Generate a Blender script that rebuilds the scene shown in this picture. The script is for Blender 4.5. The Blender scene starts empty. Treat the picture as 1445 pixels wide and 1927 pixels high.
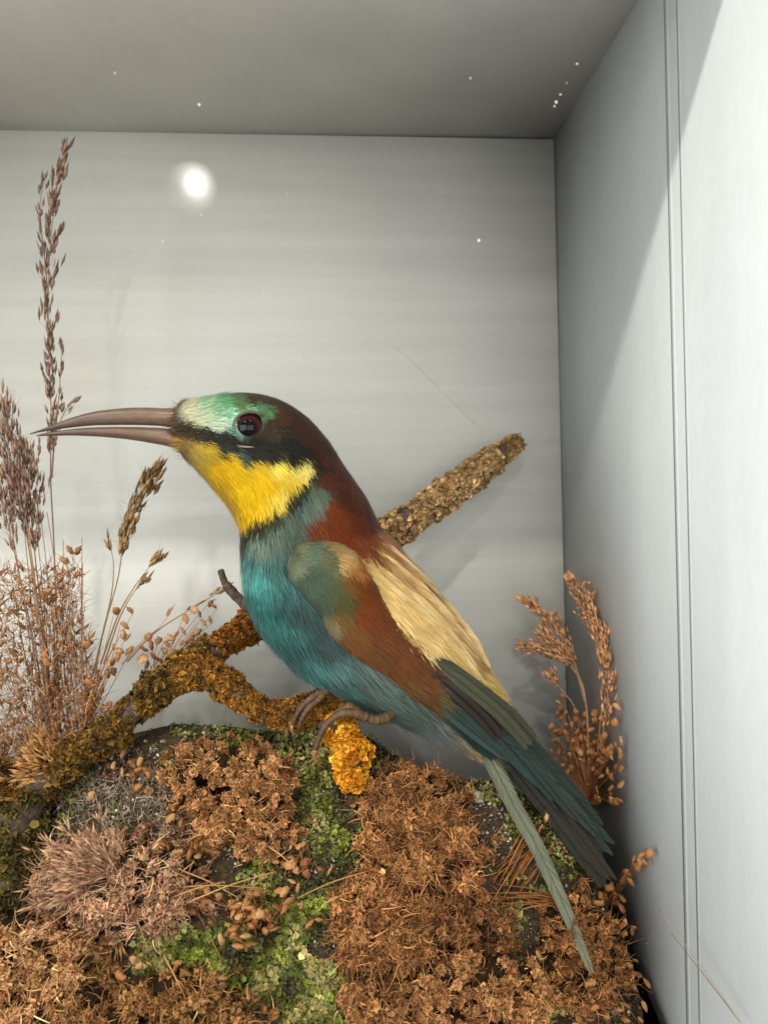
import bpy, math
import numpy as np
from mathutils import Matrix, Vector
rng = np.random.default_rng(7)
S = bpy.context.scene
COL = S.collection

# ------------------------------------------------------------------ camera
IW, IH, F = 1445.0, 1927.0, 1391.0            # photo size and focal length in photo pixels
YAW, PITCH, ROLL = (math.radians(a) for a in (4.34, 0.0, 1.28))
def cam_axes(y, p, r):
    B = np.array([[1, 0, 0], [0, 0, 1], [0, -1, 0]], float)
    cy, sy, cp, sp, cr, sr = math.cos(y), math.sin(y), math.cos(p), math.sin(p), math.cos(r), math.sin(r)
    Ry = np.array([[cy, 0, sy], [0, 1, 0], [-sy, 0, cy]])
    Rx = np.array([[1, 0, 0], [0, cp, -sp], [0, sp, cp]])
    Rz = np.array([[cr, -sr, 0], [sr, cr, 0], [0, 0, 1]])
    return Rz @ Rx @ Ry @ B
M3 = cam_axes(YAW, PITCH, ROLL)
cam = bpy.data.cameras.new('camera'); camo = bpy.data.objects.new('camera', cam); COL.objects.link(camo)
camo.matrix_world = Matrix(M3.T.tolist()).to_4x4()
cam.sensor_fit = 'VERTICAL'; cam.sensor_height = 36.0; cam.sensor_width = 36.0
cam.lens = 36.0 * F / IH; cam.clip_start = 0.01; cam.clip_end = 50
cam.dof.use_dof = True; cam.dof.focus_distance = 0.275; cam.dof.aperture_fstop = 13.0
S.camera = camo

Y0, YBACK, YGLASS = 0.30, 0.40, 0.186          # bird plane, back board, glass (metres in front of the lens)
SC = Y0 / F                                     # metres per photo pixel at the bird
def ray(u, v):
    d = np.stack([np.asarray(u, float) - IW/2, IH/2 - np.asarray(v, float), np.full(np.shape(u), -F)], -1)
    return d @ M3
def at(u, v, y):
    """point at depth y seen at photo position (u, v)"""
    d = ray(u, v); return d / d[..., 1:2] * np.asarray(y)[..., None]
def pt(u, v, w):
    """same, depth given as w bird-pixels in front of the bird plane"""
    p = at(np.asarray(u, float), np.asarray(v, float), Y0 - np.asarray(w, float) * SC)
    return p * np.minimum(1, (XR - .004) / np.maximum(p[..., 0:1], 1e-6))      # nothing passes through the side board
XR = float(at(1043., 260., YBACK)[0]); ZC = float(at(1043., 260., YBACK)[2])
PC = at(750., 1200., Y0); AX = at(751., 1200., Y0) - PC; AV = at(750., 1201., Y0) - PC; AW = np.array([0, -SC, 0])
def bw(p):
    """bird-local (u, v, w) -> world, affine"""
    p = np.asarray(p, float)
    return PC + (p[..., 0:1]-750)*AX + (p[..., 1:2]-1200)*AV + p[..., 2:3]*AW
BASIS = np.linalg.inv(np.stack([AX, AV, AW], 1))
def unp(u, v, w):
    """bird-local position of a point at depth w that is seen at photo position (u, v)"""
    u, v, w = (np.asarray(x, float) for x in (u, v, w)); q = (pt(u, v, w)-PC) @ BASIS.T; q[..., 0] += 750; q[..., 1] += 1200; return q
def proj(p):
    """photo position of bird-local points"""
    d = bw(p) @ M3.T; return IW/2-F*d[..., 0]/d[..., 2], IH/2+F*d[..., 1]/d[..., 2]

# ------------------------------------------------------------------ world, lamps, exposure
w_ = bpy.data.worlds.new('World'); S.world = w_; w_.use_nodes = True
bg = w_.node_tree.nodes['Background']; bg.inputs[0].default_value = (1.0, .985, .96, 1); bg.inputs[1].default_value = 0.50
S.view_settings.view_transform = 'Standard'; S.view_settings.look = 'None'
S.view_settings.exposure = 0.0; S.view_settings.gamma = 1.0
def spot(name, loc, target, power, size, color, angle):
    l = bpy.data.lights.new(name, 'SPOT'); o = bpy.data.objects.new(name, l); COL.objects.link(o)
    l.energy = power; l.shadow_soft_size = size; l.color = color; l.spot_size = math.radians(angle); l.spot_blend = .4
    o.location = loc; d = Vector(target) - Vector(loc); o.rotation_euler = d.to_track_quat('-Z', 'Y').to_euler()
    return o
TGT = (0.03, 0.34, -0.04)
def lamp_at(dist, sx, slope):          # light travels along (sx, 1, -slope)
    d = np.array([sx, 1, -slope]); d /= np.linalg.norm(d)
    return np.array(TGT) - d * dist
spot('gallery_spot', lamp_at(1.5, 0.08, 1.14), TGT, 36, .022, (1, .94, .85), 40)
spot('gallery_spot', lamp_at(1.5, 0.92, 1.14), (0.08, 0.36, -0.06), 33, .026, (1, .95, .87), 40)
spot('gallery_spot', (-.28, -1.33, .75), TGT, 11, .018, (1, .95, .87), 30)          # the lamp mirrored in the front glass

for loc_, en_ in (((-.05, -1.75, .06), 18), ((-1.45, -.95, .12), 27)):       # added soft area fills in front of the case, brightening its boards
    ra = bpy.data.lights.new('fill_light', 'AREA'); ro = bpy.data.objects.new('fill_light', ra); COL.objects.link(ro)
    ra.shape = 'RECTANGLE'; ra.size = 1.5; ra.size_y = 1.1; ra.energy = en_; ra.color = (1, .995, .975)
    ro.location = loc_; ro.rotation_euler = (Vector((.05, .38, .02))-Vector(loc_)).to_track_quat('-Z', 'Y').to_euler()

# ------------------------------------------------------------------ helpers
def lin(c):
    c = np.asarray(c, float) / 255.0
    return np.where(c <= .04045, c/12.92, ((c+.055)/1.055)**2.4)
def tag(o, label=None, cat=None, group=None, kind=None):
    if label: o['label'] = label
    if cat: o['category'] = cat
    if group: o['group'] = group
    if kind: o['kind'] = kind
    return o
def empty(name, loc):
    o = bpy.data.objects.new(name, None); COL.objects.link(o); o.location = [float(x) for x in loc]; o.empty_display_size = .01
    return o
def mesh_data(name, V, faces, mat, cols=None, smooth=False):
    """faces: list of int arrays (n, k)"""
    me = bpy.data.meshes.new(name); V = np.asarray(V, np.float32)
    fl = [np.asarray(f, np.int32) for f in faces if len(f)]
    me.vertices.add(len(V)); me.vertices.foreach_set('co', V.ravel())
    loops = np.concatenate([f.ravel() for f in fl]); tot = np.concatenate([np.full(len(f), f.shape[1], np.int32) for f in fl])
    me.loops.add(len(loops)); me.loops.foreach_set('vertex_index', loops)
    me.polygons.add(len(tot)); st = np.concatenate([[0], np.cumsum(tot)[:-1]]).astype(np.int32)
    me.polygons.foreach_set('loop_start', st); me.polygons.foreach_set('loop_total', tot)
    if smooth: me.polygons.foreach_set('use_smooth', np.ones(len(tot), bool))
    if cols is not None:
        a = me.color_attributes.new('Col', 'FLOAT_COLOR', 'POINT')
        c = np.ones((len(V), 4), np.float32); c[:, :3] = cols; a.data.foreach_set('color', c.ravel())
    me.update(calc_edges=True); me.materials.append(mat)
    return me
def link(name, me, parent=None, org=None):
    o = bpy.data.objects.new(name, me); COL.objects.link(o)
    if parent is not None: o.parent = parent
    if org is not None: o.location = [float(x) for x in org]
    return o
def obj(name, V, faces, mat, parent=None, cols=None, smooth=False):
    """world-space vertices; the child is stored relative to its parent chain (parents are unrotated Empties or meshes at their own origin)"""
    V = np.asarray(V, float); org = np.zeros(3); p = parent
    while p is not None: org = org + np.array(p.location); p = p.parent
    return link(name, mesh_data(name, V - org, faces, mat, cols, smooth), parent)
def unit(a): return a / np.maximum(np.linalg.norm(a, axis=-1, keepdims=True), 1e-12)
def smooth_path(P, n):
    P = np.asarray(P, float); k = len(P)
    if k == 2: t = np.linspace(0, 1, n)[:, None]; return P[0]*(1-t)+P[1]*t
    E = np.vstack([2*P[0]-P[1], P, 2*P[-1]-P[-2]]); t = np.linspace(0, k-1-1e-9, n); i = t.astype(int); f = (t-i)[:, None]
    a, b, c, d = E[i], E[i+1], E[i+2], E[i+3]
    return .5*((2*b)+(-a+c)*f+(2*a-5*b+4*c-d)*f**2+(-a+3*b-3*c+d)*f**3)
def tube(P, r, seg=10, bump=0.0, flat=1.0):
    P = np.asarray(P, float); n = len(P); r = np.broadcast_to(r, (n,)); T = unit(np.gradient(P, axis=0))
    ref = np.array([0, 1, 0.01]); A = unit(np.cross(T, ref)); B = np.cross(T, A)
    th = np.linspace(0, 2*np.pi, seg, endpoint=False)
    rr = r[:, None]*(1+bump*rng.standard_normal((n, seg)))
    V = P[:, None]+rr[..., None]*(np.cos(th)[None, :, None]*A[:, None]+flat*np.sin(th)[None, :, None]*B[:, None])
    V = np.concatenate([V.reshape(-1, 3), P[:1], P[-1:]])
    i, j = np.meshgrid(np.arange(n-1), np.arange(seg), indexing='ij'); j2 = (j+1) % seg
    Q = np.stack([i*seg+j, i*seg+j2, (i+1)*seg+j2, (i+1)*seg+j], -1).reshape(-1, 4)
    a = np.arange(seg); b = (a+1) % seg
    Tc = np.concatenate([np.stack([b, a, np.full(seg, n*seg)], -1), np.stack([(n-1)*seg+a, (n-1)*seg+b, np.full(seg, n*seg+1)], -1)])
    return V, Q, Tc, (P, r, T, A, B)
def join(parts):
    """parts: list of (V, [faces], cols or None)"""
    Vs, Fs, Cs, k = [], {}, [], 0
    for V, fs, c in parts:
        for f in fs:
            f = np.asarray(f)
            if len(f): Fs.setdefault(f.shape[1], []).append(f+k)
        Vs.append(V); k += len(V)
        if c is not None: Cs.append(np.broadcast_to(c, (len(V), 3)))
    return np.concatenate(Vs), [np.concatenate(v) for v in Fs.values()], (np.concatenate(Cs) if Cs else None)
def ribbons(R, D, N, L, Wd, col, lift=0.0, curl=0.0, seg=3, tipcol=None, blunt=.25):
    """tapered ribbons: roots R, direction D, outward normal N, length L, width Wd; curl bends towards N by that many radians"""
    n = len(R); L = np.broadcast_to(L, (n,)); Wd = np.broadcast_to(Wd, (n,)); lift = np.broadcast_to(lift, (n,)); curl = np.broadcast_to(curl, (n,))
    D = unit(D); N = unit(N-D*(N*D).sum(-1, keepdims=True)); X = np.cross(D, N)
    pts = [R]; p = R; k = seg
    for i in range(k):
        a = lift+curl*(i/k); step = (L/k)[:, None]*(D*np.cos(a)[:, None]+N*np.sin(a)[:, None]); p = p+step; pts.append(p)
    V = []; 
    for i, q in enumerate(pts):
        t = i/k; wv = Wd*(1-(1-blunt)*t**2)*(.6+.4*min(1, t*3))*.5
        V += [q-X*wv[:, None], q+X*wv[:, None]]
    V = np.stack(V, 1)                                             # n, 2(k+1), 3
    b = (np.arange(n)*2*(k+1))[:, None]
    Q = np.concatenate([np.stack([b[:, 0]+2*i, b[:, 0]+2*i+1, b[:, 0]+2*i+3, b[:, 0]+2*i+2], -1) for i in range(k)])
    if tipcol is None: tipcol = col
    t = np.repeat(np.linspace(0, 1, k+1), 2)[None, :, None]
    C = np.asarray(col)[:, None]*(1-t)+np.asarray(tipcol)[:, None]*t
    return V.reshape(-1, 3), [Q], C.reshape(-1, 3)
def curls(R, D, L, Wd, col, seg=5, wild=.8):
    """wiry wandering strands for dry moss"""
    n = len(R); D = unit(D); p = R; d = D; X = unit(np.cross(d, rng.standard_normal((n, 3)))); turn = rng.standard_normal((n, 3))
    V = []; L = np.broadcast_to(L, (n,)); Wd = np.broadcast_to(Wd, (n,))
    for i in range(seg+1):
        wv = (Wd*.5*(1-.75*i/seg))[:, None]; V += [p-X*wv, p+X*wv]
        turn = turn+.6*rng.standard_normal((n, 3)); d = unit(d+wild*.45*turn/np.sqrt(1+i*.4)); p = p+d*(L/seg)[:, None]
    V = np.stack(V, 1); b = np.arange(n)*2*(seg+1)
    Q = np.concatenate([np.stack([b+2*i, b+2*i+1, b+2*i+3, b+2*i+2], -1) for i in range(seg)])
    return V.reshape(-1, 3), [Q], np.repeat(col, 2*(seg+1), 0)
def flakes(R, N, size, col, tilt=.6, cup=.3, k=6):
    """little crinkled leaves/lobes: k-gon fans lying on the surface, tilted and cupped"""
    n = len(R); size = np.broadcast_to(size, (n,)); N = unit(N+tilt*rng.standard_normal((n, 3))); A = unit(np.cross(N, rng.standard_normal((n, 3)))); B = np.cross(N, A)
    th = np.linspace(0, 2*np.pi, k, endpoint=False)[None]+rng.uniform(-.35, .35, (n, k)); rr = size[:, None]*rng.uniform(.6, 1.2, (n, k)); asp = rng.uniform(.55, 1, (n, 1))
    up = size[:, None]*cup*rng.uniform(-.6, 1.4, (n, k))
    V = R[:, None]+(rr*np.cos(th))[..., None]*A[:, None]+(rr*asp*np.sin(th))[..., None]*B[:, None]+up[..., None]*N[:, None]
    V = np.concatenate([R[:, None], V], 1); b = np.arange(n)*(k+1)
    T = np.concatenate([np.stack([b, b+1+i, b+1+(i+1) % k], -1) for i in range(k)])
    C = np.repeat(col[:, None], k+1, 1)*np.concatenate([np.full((1, 1, 1), .8), np.full((1, k, 1), 1.)], 1)
    return V.reshape(-1, 3), [T], C.reshape(-1, 3)
def jitter(c, n, a=.2, hue=.06):
    c = np.asarray(c, float); c = np.broadcast_to(c, (n, 3))
    return np.clip(.88*c*np.exp(a*rng.standard_normal((n, 1)))*(1+hue*rng.standard_normal((n, 3))), .001, .95)
_h = rng.random((64, 64, 64))
def vnoise(p):
    """smooth value noise, 0..1"""
    p = np.asarray(p, float); i = np.floor(p).astype(int); f = p-i; f = f*f*(3-2*f); r = 0
    for a in (0, 1):
        for b in (0, 1):
            for c in (0, 1):
                wt = (f[..., 0] if a else 1-f[..., 0])*(f[..., 1] if b else 1-f[..., 1])*(f[..., 2] if c else 1-f[..., 2])
                r = r+wt*_h[(i[..., 0]+a) % 64, (i[..., 1]+b) % 64, (i[..., 2]+c) % 64]
    return r
def fbm(p, o=3):
    r = 0; a = .5
    for k in range(o): r = r+a*vnoise(np.asarray(p)*2**k+k*17.3); a *= .5
    return r/(1-.5**o)

# ------------------------------------------------------------------ materials
def mat(name, color=None, rough=.6, spec=.3, bump=None, noise=None, coat=0, sheen=0):
    """color None -> the 'Col' attribute; noise=(scale, amount, stretch) varies the colour; bump=(scale, strength, stretch, distance)"""
    m = bpy.data.materials.new(name); m.use_nodes = True; nt = m.node_tree; N, L = nt.nodes, nt.links
    b = N['Principled BSDF']; b.inputs['Roughness'].default_value = rough; b.inputs['Specular IOR Level'].default_value = spec
    b.inputs['Coat Weight'].default_value = coat; b.inputs['Sheen Weight'].default_value = sheen
    src = None
    if color is None:
        a = N.new('ShaderNodeAttribute'); a.attribute_name = 'Col'; src = a.outputs['Color']
    else: b.inputs['Base Color'].default_value = (*color, 1)
    tc = N.new('ShaderNodeTexCoord')
    def tex(scale, stretch, detail=6):
        mp = N.new('ShaderNodeMapping'); mp.inputs['Scale'].default_value = stretch; L.new(tc.outputs['Object'], mp.inputs[0])
        t = N.new('ShaderNodeTexNoise'); t.inputs['Scale'].default_value = scale; t.inputs['Detail'].default_value = detail; L.new(mp.outputs[0], t.inputs['Vector'])
        return t.outputs['Fac']
    if noise:
        f = tex(noise[0], noise[2]); mr = N.new('ShaderNodeMapRange'); mr.inputs['From Min'].default_value = .3; mr.inputs['From Max'].default_value = .7
        mr.inputs['To Min'].default_value = 1-noise[1]; mr.inputs['To Max'].default_value = 1+noise[1]*.6; L.new(f, mr.inputs[0])
        mx = N.new('ShaderNodeMix'); mx.data_type = 'RGBA'; mx.blend_type = 'MULTIPLY'; mx.inputs[0].default_value = 1
        if src is not None: L.new(src, mx.inputs[6])
        else: mx.inputs[6].default_value = (*color, 1)
        L.new(mr.outputs[0], mx.inputs[7]); src = mx.outputs[2]
    if src is not None: L.new(src, b.inputs['Base Color'])
    if bump:
        f = tex(bump[0], bump[2]); bp = N.new('ShaderNodeBump'); bp.inputs['Strength'].default_value = bump[1]; bp.inputs['Distance'].default_value = bump[3]
        L.new(f, bp.inputs['Height']); L.new(bp.outputs[0], b.inputs['Normal'])
    return m
M = {}
def board_mat(name, color, stretch, rough):
    """painted board: brush streaks, blotches and small scuffs"""
    m = mat(name, color, rough, .25, bump=(60, .16, stretch, .0004)); nt = m.node_tree; N, L = nt.nodes, nt.links; b = N['Principled BSDF']
    tc = N.new('ShaderNodeTexCoord'); prev = None
    for sc, st, lo, amt in ((26, stretch, .36, .075), (9, (1, 1, 1), .32, .08), (420, tuple(np.array(stretch)**.5), .3, .05)):
        mp = N.new('ShaderNodeMapping'); mp.inputs['Scale'].default_value = st; L.new(tc.outputs['Object'], mp.inputs[0])
        t = N.new('ShaderNodeTexNoise'); t.inputs['Scale'].default_value = sc; t.inputs['Detail'].default_value = 5; L.new(mp.outputs[0], t.inputs['Vector'])
        mr = N.new('ShaderNodeMapRange'); mr.inputs['From Min'].default_value = lo; mr.inputs['From Max'].default_value = 1-lo; mr.inputs['To Min'].default_value = 1-amt; mr.inputs['To Max'].default_value = 1
        L.new(t.outputs['Fac'], mr.inputs[0])
        mx = N.new('ShaderNodeMix'); mx.data_type = 'RGBA'; mx.blend_type = 'MULTIPLY'; mx.inputs[0].default_value = 1
        if prev is None: mx.inputs[6].default_value = (*color, 1)
        else: L.new(prev, mx.inputs[6])
        L.new(mr.outputs[0], mx.inputs[7]); prev = mx.outputs[2]
    t = N.new('ShaderNodeTexNoise'); t.inputs['Scale'].default_value = 6; t.inputs['Detail'].default_value = 8; L.new(tc.outputs['Object'], t.inputs['Vector'])   # yellowed patches
    mr = N.new('ShaderNodeMapRange'); mr.inputs['From Min'].default_value = .48; mr.inputs['From Max'].default_value = .72; L.new(t.outputs['Fac'], mr.inputs[0])
    mx = N.new('ShaderNodeMix'); mx.data_type = 'RGBA'; mx.blend_type = 'MULTIPLY'; mx.inputs[7].default_value = (.95, .925, .87, 1) if color[0] > .7 else (.95, .95, .95, 1); L.new(mr.outputs[0], mx.inputs[0]); L.new(prev, mx.inputs[6]); prev = mx.outputs[2]
    L.new(prev, b.inputs['Base Color'])
    return m
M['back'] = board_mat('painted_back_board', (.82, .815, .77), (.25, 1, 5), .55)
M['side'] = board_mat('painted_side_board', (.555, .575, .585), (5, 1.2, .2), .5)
M['top'] = board_mat('painted_top_board', (.80, .77, .725), (1, 1, 1), .6)
M['dark'] = mat('dark_gap', (.02, .018, .015), .9)
M['plume'] = mat('plumage', None, .6, .12, sheen=.15)
M['feather'] = mat('feather_vane', None, .45, .3)
M['body'] = mat('skin_under_plumage', None, .8, .1)
M['beak'] = mat('beak_horn', None, .38, .45, noise=(900, .22, (.3, 1, 1)), bump=(1800, .15, (.3, 1, 1), .0002))
M['toe'] = mat('scaly_foot', None, .5, .35, noise=(1500, .35, (1, 1, 1)), bump=(2500, .5, (1, 1, 1), .0003))
M['bark'] = mat('bark', (.10, .072, .05), .85, .15, noise=(500, .5, (1, 1, 1)), bump=(900, .9, (1, 1, 1), .001))
M['lichen'] = mat('lichen', None, .75, .2, noise=(1800, .3, (1, 1, 1)))
M['moss'] = mat('dry_moss', None, .7, .2)
M['leaf'] = mat('green_lichen_leaf', None, .55, .3, noise=(1500, .25, (1, 1, 1)))
M['grit'] = mat('grit', None, .4, .5)
M['soil'] = mat('mound_soil', None, .9, .1, noise=(600, .5, (1, 1, 1)), bump=(1200, .9, (1, 1, 1), .001))
M['straw'] = mat('dry_grass', None, .6, .3)
M['seed'] = mat('seed_scale', (.42, .185, .06), .45, .35, noise=(700, .35, (1, 1, 1)), bump=(1500, .5, (1, 1, 1), .0004))
M['dust'] = mat('dust', (.8, .78, .74), .8)
def glass_mat():
    m = bpy.data.materials.new('clear_glass'); m.use_nodes = True; nt = m.node_tree; nt.nodes.clear()
    o = nt.nodes.new('ShaderNodeOutputMaterial'); t = nt.nodes.new('ShaderNodeBsdfTransparent'); t.inputs[0].default_value = (.97, .975, .97, 1)
    nt.links.new(t.outputs[0], o.inputs[0]); return m
M['glass'] = glass_mat()
def glare_mat():
    m = bpy.data.materials.new('glare_disc_glass'); m.use_nodes = True; nt = m.node_tree; nt.nodes.clear(); n = nt.nodes.new
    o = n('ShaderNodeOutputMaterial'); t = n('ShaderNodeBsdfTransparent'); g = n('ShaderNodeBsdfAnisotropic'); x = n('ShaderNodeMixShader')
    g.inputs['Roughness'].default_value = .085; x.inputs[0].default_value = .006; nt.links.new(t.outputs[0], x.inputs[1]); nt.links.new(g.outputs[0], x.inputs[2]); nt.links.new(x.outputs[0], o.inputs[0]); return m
M['glare'] = glare_mat()

# ------------------------------------------------------------------ display case (the setting)
def box(x0, x1, y0, y1, z0, z1):
    V = np.array([[x, y, z] for x in (x0, x1) for y in (y0, y1) for z in (z0, z1)])
    return V, np.array([[0, 1, 3, 2], [4, 6, 7, 5], [0, 4, 5, 1], [2, 3, 7, 6], [0, 2, 6, 4], [1, 5, 7, 3]])
XL, ZF, TH = -.34, -.24, .012
def board(name, b, m, label, cat):
    V, Q = box(*b); o = obj(name, V, [Q], m); tag(o, label, cat, kind='structure'); return o
GAP = .0006
board('back_wall', (XL, XR-.0004, YBACK, YBACK+TH, ZF, ZC-GAP), M['back'], 'off white painted back board with horizontal brush marks behind the bird', 'back board')
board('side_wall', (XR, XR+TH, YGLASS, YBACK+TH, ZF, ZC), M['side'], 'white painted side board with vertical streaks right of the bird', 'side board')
board('side_wall', (XL-TH, XL, YGLASS, YBACK+TH, ZF, ZC), M['side'], 'white painted side board at the far left end of the case', 'side board')
board('ceiling', (XL-TH, XR+TH, YGLASS, YBACK+TH, ZC, ZC+TH), M['top'], 'shaded grey underside of the top board of the case', 'top board')
board('floor', (XL-TH, XR+TH, YGLASS, YBACK+TH, ZF-TH, ZF-.0005), M['back'], 'painted floor board of the case under the moss mound', 'floor board')
board('backing', (XL-TH, XR+TH, YBACK+TH+.001, YBACK+TH+.004, ZF-TH, ZC+TH), M['dark'], 'dark backing sheet behind the painted back board', 'backing')
board('backing', (XR-.0004, XR-.0001, YBACK+.0006, YBACK+TH, ZF, ZC-GAP), M['dark'], 'thin dark joint line in the corner of the back and side boards', 'joint')
gr = empty('glass_pane', (XR/2, YGLASS, ZF)); tag(gr, 'clear front glass pane of the display case with a few specks of dust', 'glass pane')
V, Q = box(XL-TH, XR+TH, YGLASS-.005, YGLASS-.002, ZF-TH, ZC+TH); obj('glass_sheet', V, [Q], M['glass'], gr)
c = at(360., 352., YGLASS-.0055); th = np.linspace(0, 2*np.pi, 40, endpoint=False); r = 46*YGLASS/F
obj('glare_disc', np.concatenate([c[None], c+np.stack([r*np.cos(th), 0*th, r*np.sin(th)], -1)]), [np.array([[0, 1+i, 1+(i+1) % 40] for i in range(40)])], M['glare'], gr)  # added reflective disc that catches the lamp glare; the sheet itself reflects nothing
parts = []
for u, v, s in ((1085, 120, 2.2), (1046, 192, 3), (1054, 178, 2), (1066, 156, 1.4), (885, 147, 2.4), (217, 137, 1.6), (901, 452, 3.2), (375, 197, 2.5), (379, 404, 1.4), (540, 364, 1), (306, 455, 1.4), (1043, 200, 2.2)):
    c = at(float(u), float(v), YGLASS-.0015); k = 7; th = np.linspace(0, 2*np.pi, k, endpoint=False); r = s*.8*YGLASS/F*rng.uniform(.6, 1.3, k)
    Vd = np.concatenate([[c], c+np.stack([r*np.cos(th), np.full(k, .0), r*np.sin(th)], -1)]); Vd[0, 1] -= s*.4*YGLASS/F
    parts.append((Vd, [np.array([[0, 1+i, 1+(i+1) % k] for i in range(k)])], None))
V, Fc, _ = join(parts); tag(obj('dust', V, Fc, M['dust'], gr), kind='stuff')

# slim raised vertical strips on the side board
for ya, wd_ in ((.266, .0035), (.257, .0022)):
    V, Q = box(XR-.000035, XR-.00001, ya-wd_/2, ya+wd_/2, ZF+.001, ZC-.001); to = obj('raised_strip', V, [Q], M['side'], bpy.data.objects['side_wall'])
# scratch and specks on the boards
M['scuff'] = mat('scuff_mark', (.50, .45, .40), .8); bwall = bpy.data.objects['back_wall']; swall = bpy.data.objects['side_wall']
q = [at(float(u), float(v), YBACK-.0001) for u, v in ((742,652),(790,694),(838,742),(872,776),(910,812))]
V, Q, T, _ = tube(smooth_path(q, 30), .00016*(.4+vnoise(np.stack([np.arange(30)/2.3, np.zeros(30), np.zeros(30)], -1))), 5, .3); tag(obj('scratch', V, [Q, T], M['scuff'], bwall), kind='stuff')
parts = []
for u, v, r_ in ((540,364,.0004),(700,560,.0003),(960,620,.0003),(1010,420,.00025),(502,996,.0004),(395,700,.0003),(220,420,.0003),(985,1230,.0003)):
    c = at(float(u), float(v), YBACK-.00005); k = 7; th = np.linspace(0, 2*np.pi, k, endpoint=False); rr = r_*rng.uniform(.6, 1.3, k); parts.append((np.concatenate([[c-np.array([0, .0002, 0])], c+np.stack([rr*np.cos(th), 0*th, rr*np.sin(th)], -1)]), [np.array([[0, 1+i, 1+(i+1) % k] for i in range(k)])], None))
V, Fc, _ = join(parts); tag(obj('specks', V, Fc, M['scuff'], bwall), kind='stuff')

# ------------------------------------------------------------------ bird
def soft_voronoi(pts, power=5.0):
    P = np.array([[p[0], p[1]] for p in pts], float); C = lin([p[2] for p in pts])
    def f(u, v):
        d = (u[:, None]-P[None, :, 0])**2+(v[:, None]-P[None, :, 1])**2+9
        wt = d**-power; wt /= wt.sum(1, keepdims=True); return wt @ C
    return f
BODY = [(512,792,(62,44,32)),(518,778,(74,50,32)),(508,815,(58,48,38)),(498,832,(30,28,24)),(470,846,(34,31,27)),(452,840,(30,28,26)),(440,826,(28,28,26)),(488,768,(88,125,92)),(350,775,(215,212,180)),(365,792,(205,205,172)),(400,768,(140,190,150)),(430,786,(150,205,170)),(400,800,(195,210,185)),(440,804,(125,180,178)),(470,776,(105,195,150)),(500,774,(85,140,105)),(448,757,(88,118,78)),(415,759,(115,170,125)),(385,765,(165,200,160)),(385,785,(190,208,175)),
 (470,752,(75,58,33)),(500,752,(70,48,30)),(540,772,(68,40,27)),(525,788,(72,42,28)),(560,790,(66,36,25)),(600,830,(68,34,25)),(640,880,(78,38,27)),(662,920,(92,42,25)),(580,815,(60,34,24)),(610,865,(72,34,22)),(530,760,(68,42,28)),
 (352,808,(66,52,36)),(372,812,(52,44,33)),(395,818,(32,30,24)),(420,826,(32,30,25)),(440,838,(30,29,26)),(500,842,(26,24,21)),(540,832,(27,25,22)),(528,806,(52,43,32)),(570,850,(30,26,20)),(592,872,(33,25,20)),(550,863,(25,20,15)),(480,852,(38,35,30)),(447,850,(60,78,66)),(420,842,(46,48,36)),(515,858,(30,26,20)),(545,812,(45,34,26)),
 (345,843,(150,118,60)),(362,850,(190,152,62)),(390,852,(188,150,42)),
 (400,880,(218,166,16)),(430,868,(216,166,24)),(480,876,(218,172,40)),(520,872,(228,194,78)),(555,876,(230,200,98)),(578,882,(226,200,105)),(540,900,(208,166,50)),(500,910,(216,166,26)),(450,920,(228,178,20)),(470,950,(228,176,16)),(435,945,(206,156,12)),(455,972,(218,166,20)),(522,930,(224,188,75)),(500,948,(222,178,45)),(415,910,(214,162,14)),(372,876,(205,160,45)),(475,900,(222,172,22)),(560,895,(215,178,70)),
 (592,893,(36,38,28)),(570,916,(42,48,30)),(545,940,(36,40,26)),(515,965,(46,50,32)),(485,986,(46,48,32)),(458,1002,(36,40,26)),
 (592,920,(84,104,100)),(570,952,(78,104,106)),(590,945,(94,112,110)),(540,975,(84,102,98)),(552,1002,(74,96,94)),(512,1000,(88,112,108)),(482,1012,(112,130,116)),
 (465,1040,(66,142,152)),(482,1080,(66,172,182)),(472,1110,(44,134,144)),(500,1100,(52,126,138)),(490,1150,(40,122,128)),(520,1060,(58,112,118)),(548,1040,(58,86,88)),(530,1120,(48,100,110)),(560,1132,(52,86,92)),(520,1180,(46,116,122)),(560,1200,(56,110,120)),(600,1200,(62,90,100)),(580,1250,(64,128,140)),(630,1260,(80,122,134)),(680,1280,(88,115,122)),(640,1300,(70,128,140)),(700,1312,(92,120,127)),(760,1332,(92,115,117)),(800,1366,(104,115,114)),(840,1386,(122,117,102)),(870,1402,(170,145,110)),(900,1422,(155,145,112)),
 (602,900,(86,38,22)),(622,960,(112,50,18)),(592,992,(116,52,18)),(640,1002,(116,48,16)),(682,980,(96,40,20)),(690,1022,(122,60,34)),(650,930,(76,32,17)),(580,1012,(112,55,24)),(700,958,(86,40,27)),(620,1020,(116,50,18)),
 (722,1012,(160,108,72)),(786,1084,(150,104,72)),(860,1172,(170,124,84)),(742,1060,(194,148,97)),(770,1090,(206,168,114)),(720,1090,(212,176,115)),(760,1140,(216,186,124)),(800,1150,(214,178,120)),(830,1200,(212,180,118)),(860,1240,(210,180,112)),(900,1270,(206,170,97)),(930,1300,(210,170,86)),(872,1200,(206,166,110)),(842,1160,(210,172,118)),(894,1232,(186,138,88)),(690,1062,(195,154,92)),(800,1190,(220,190,128)),
 (950,1332,(70,70,50)),(980,1372,(45,62,58)),(1000,1400,(45,62,58)),(940,1440,(95,105,90))]
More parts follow.
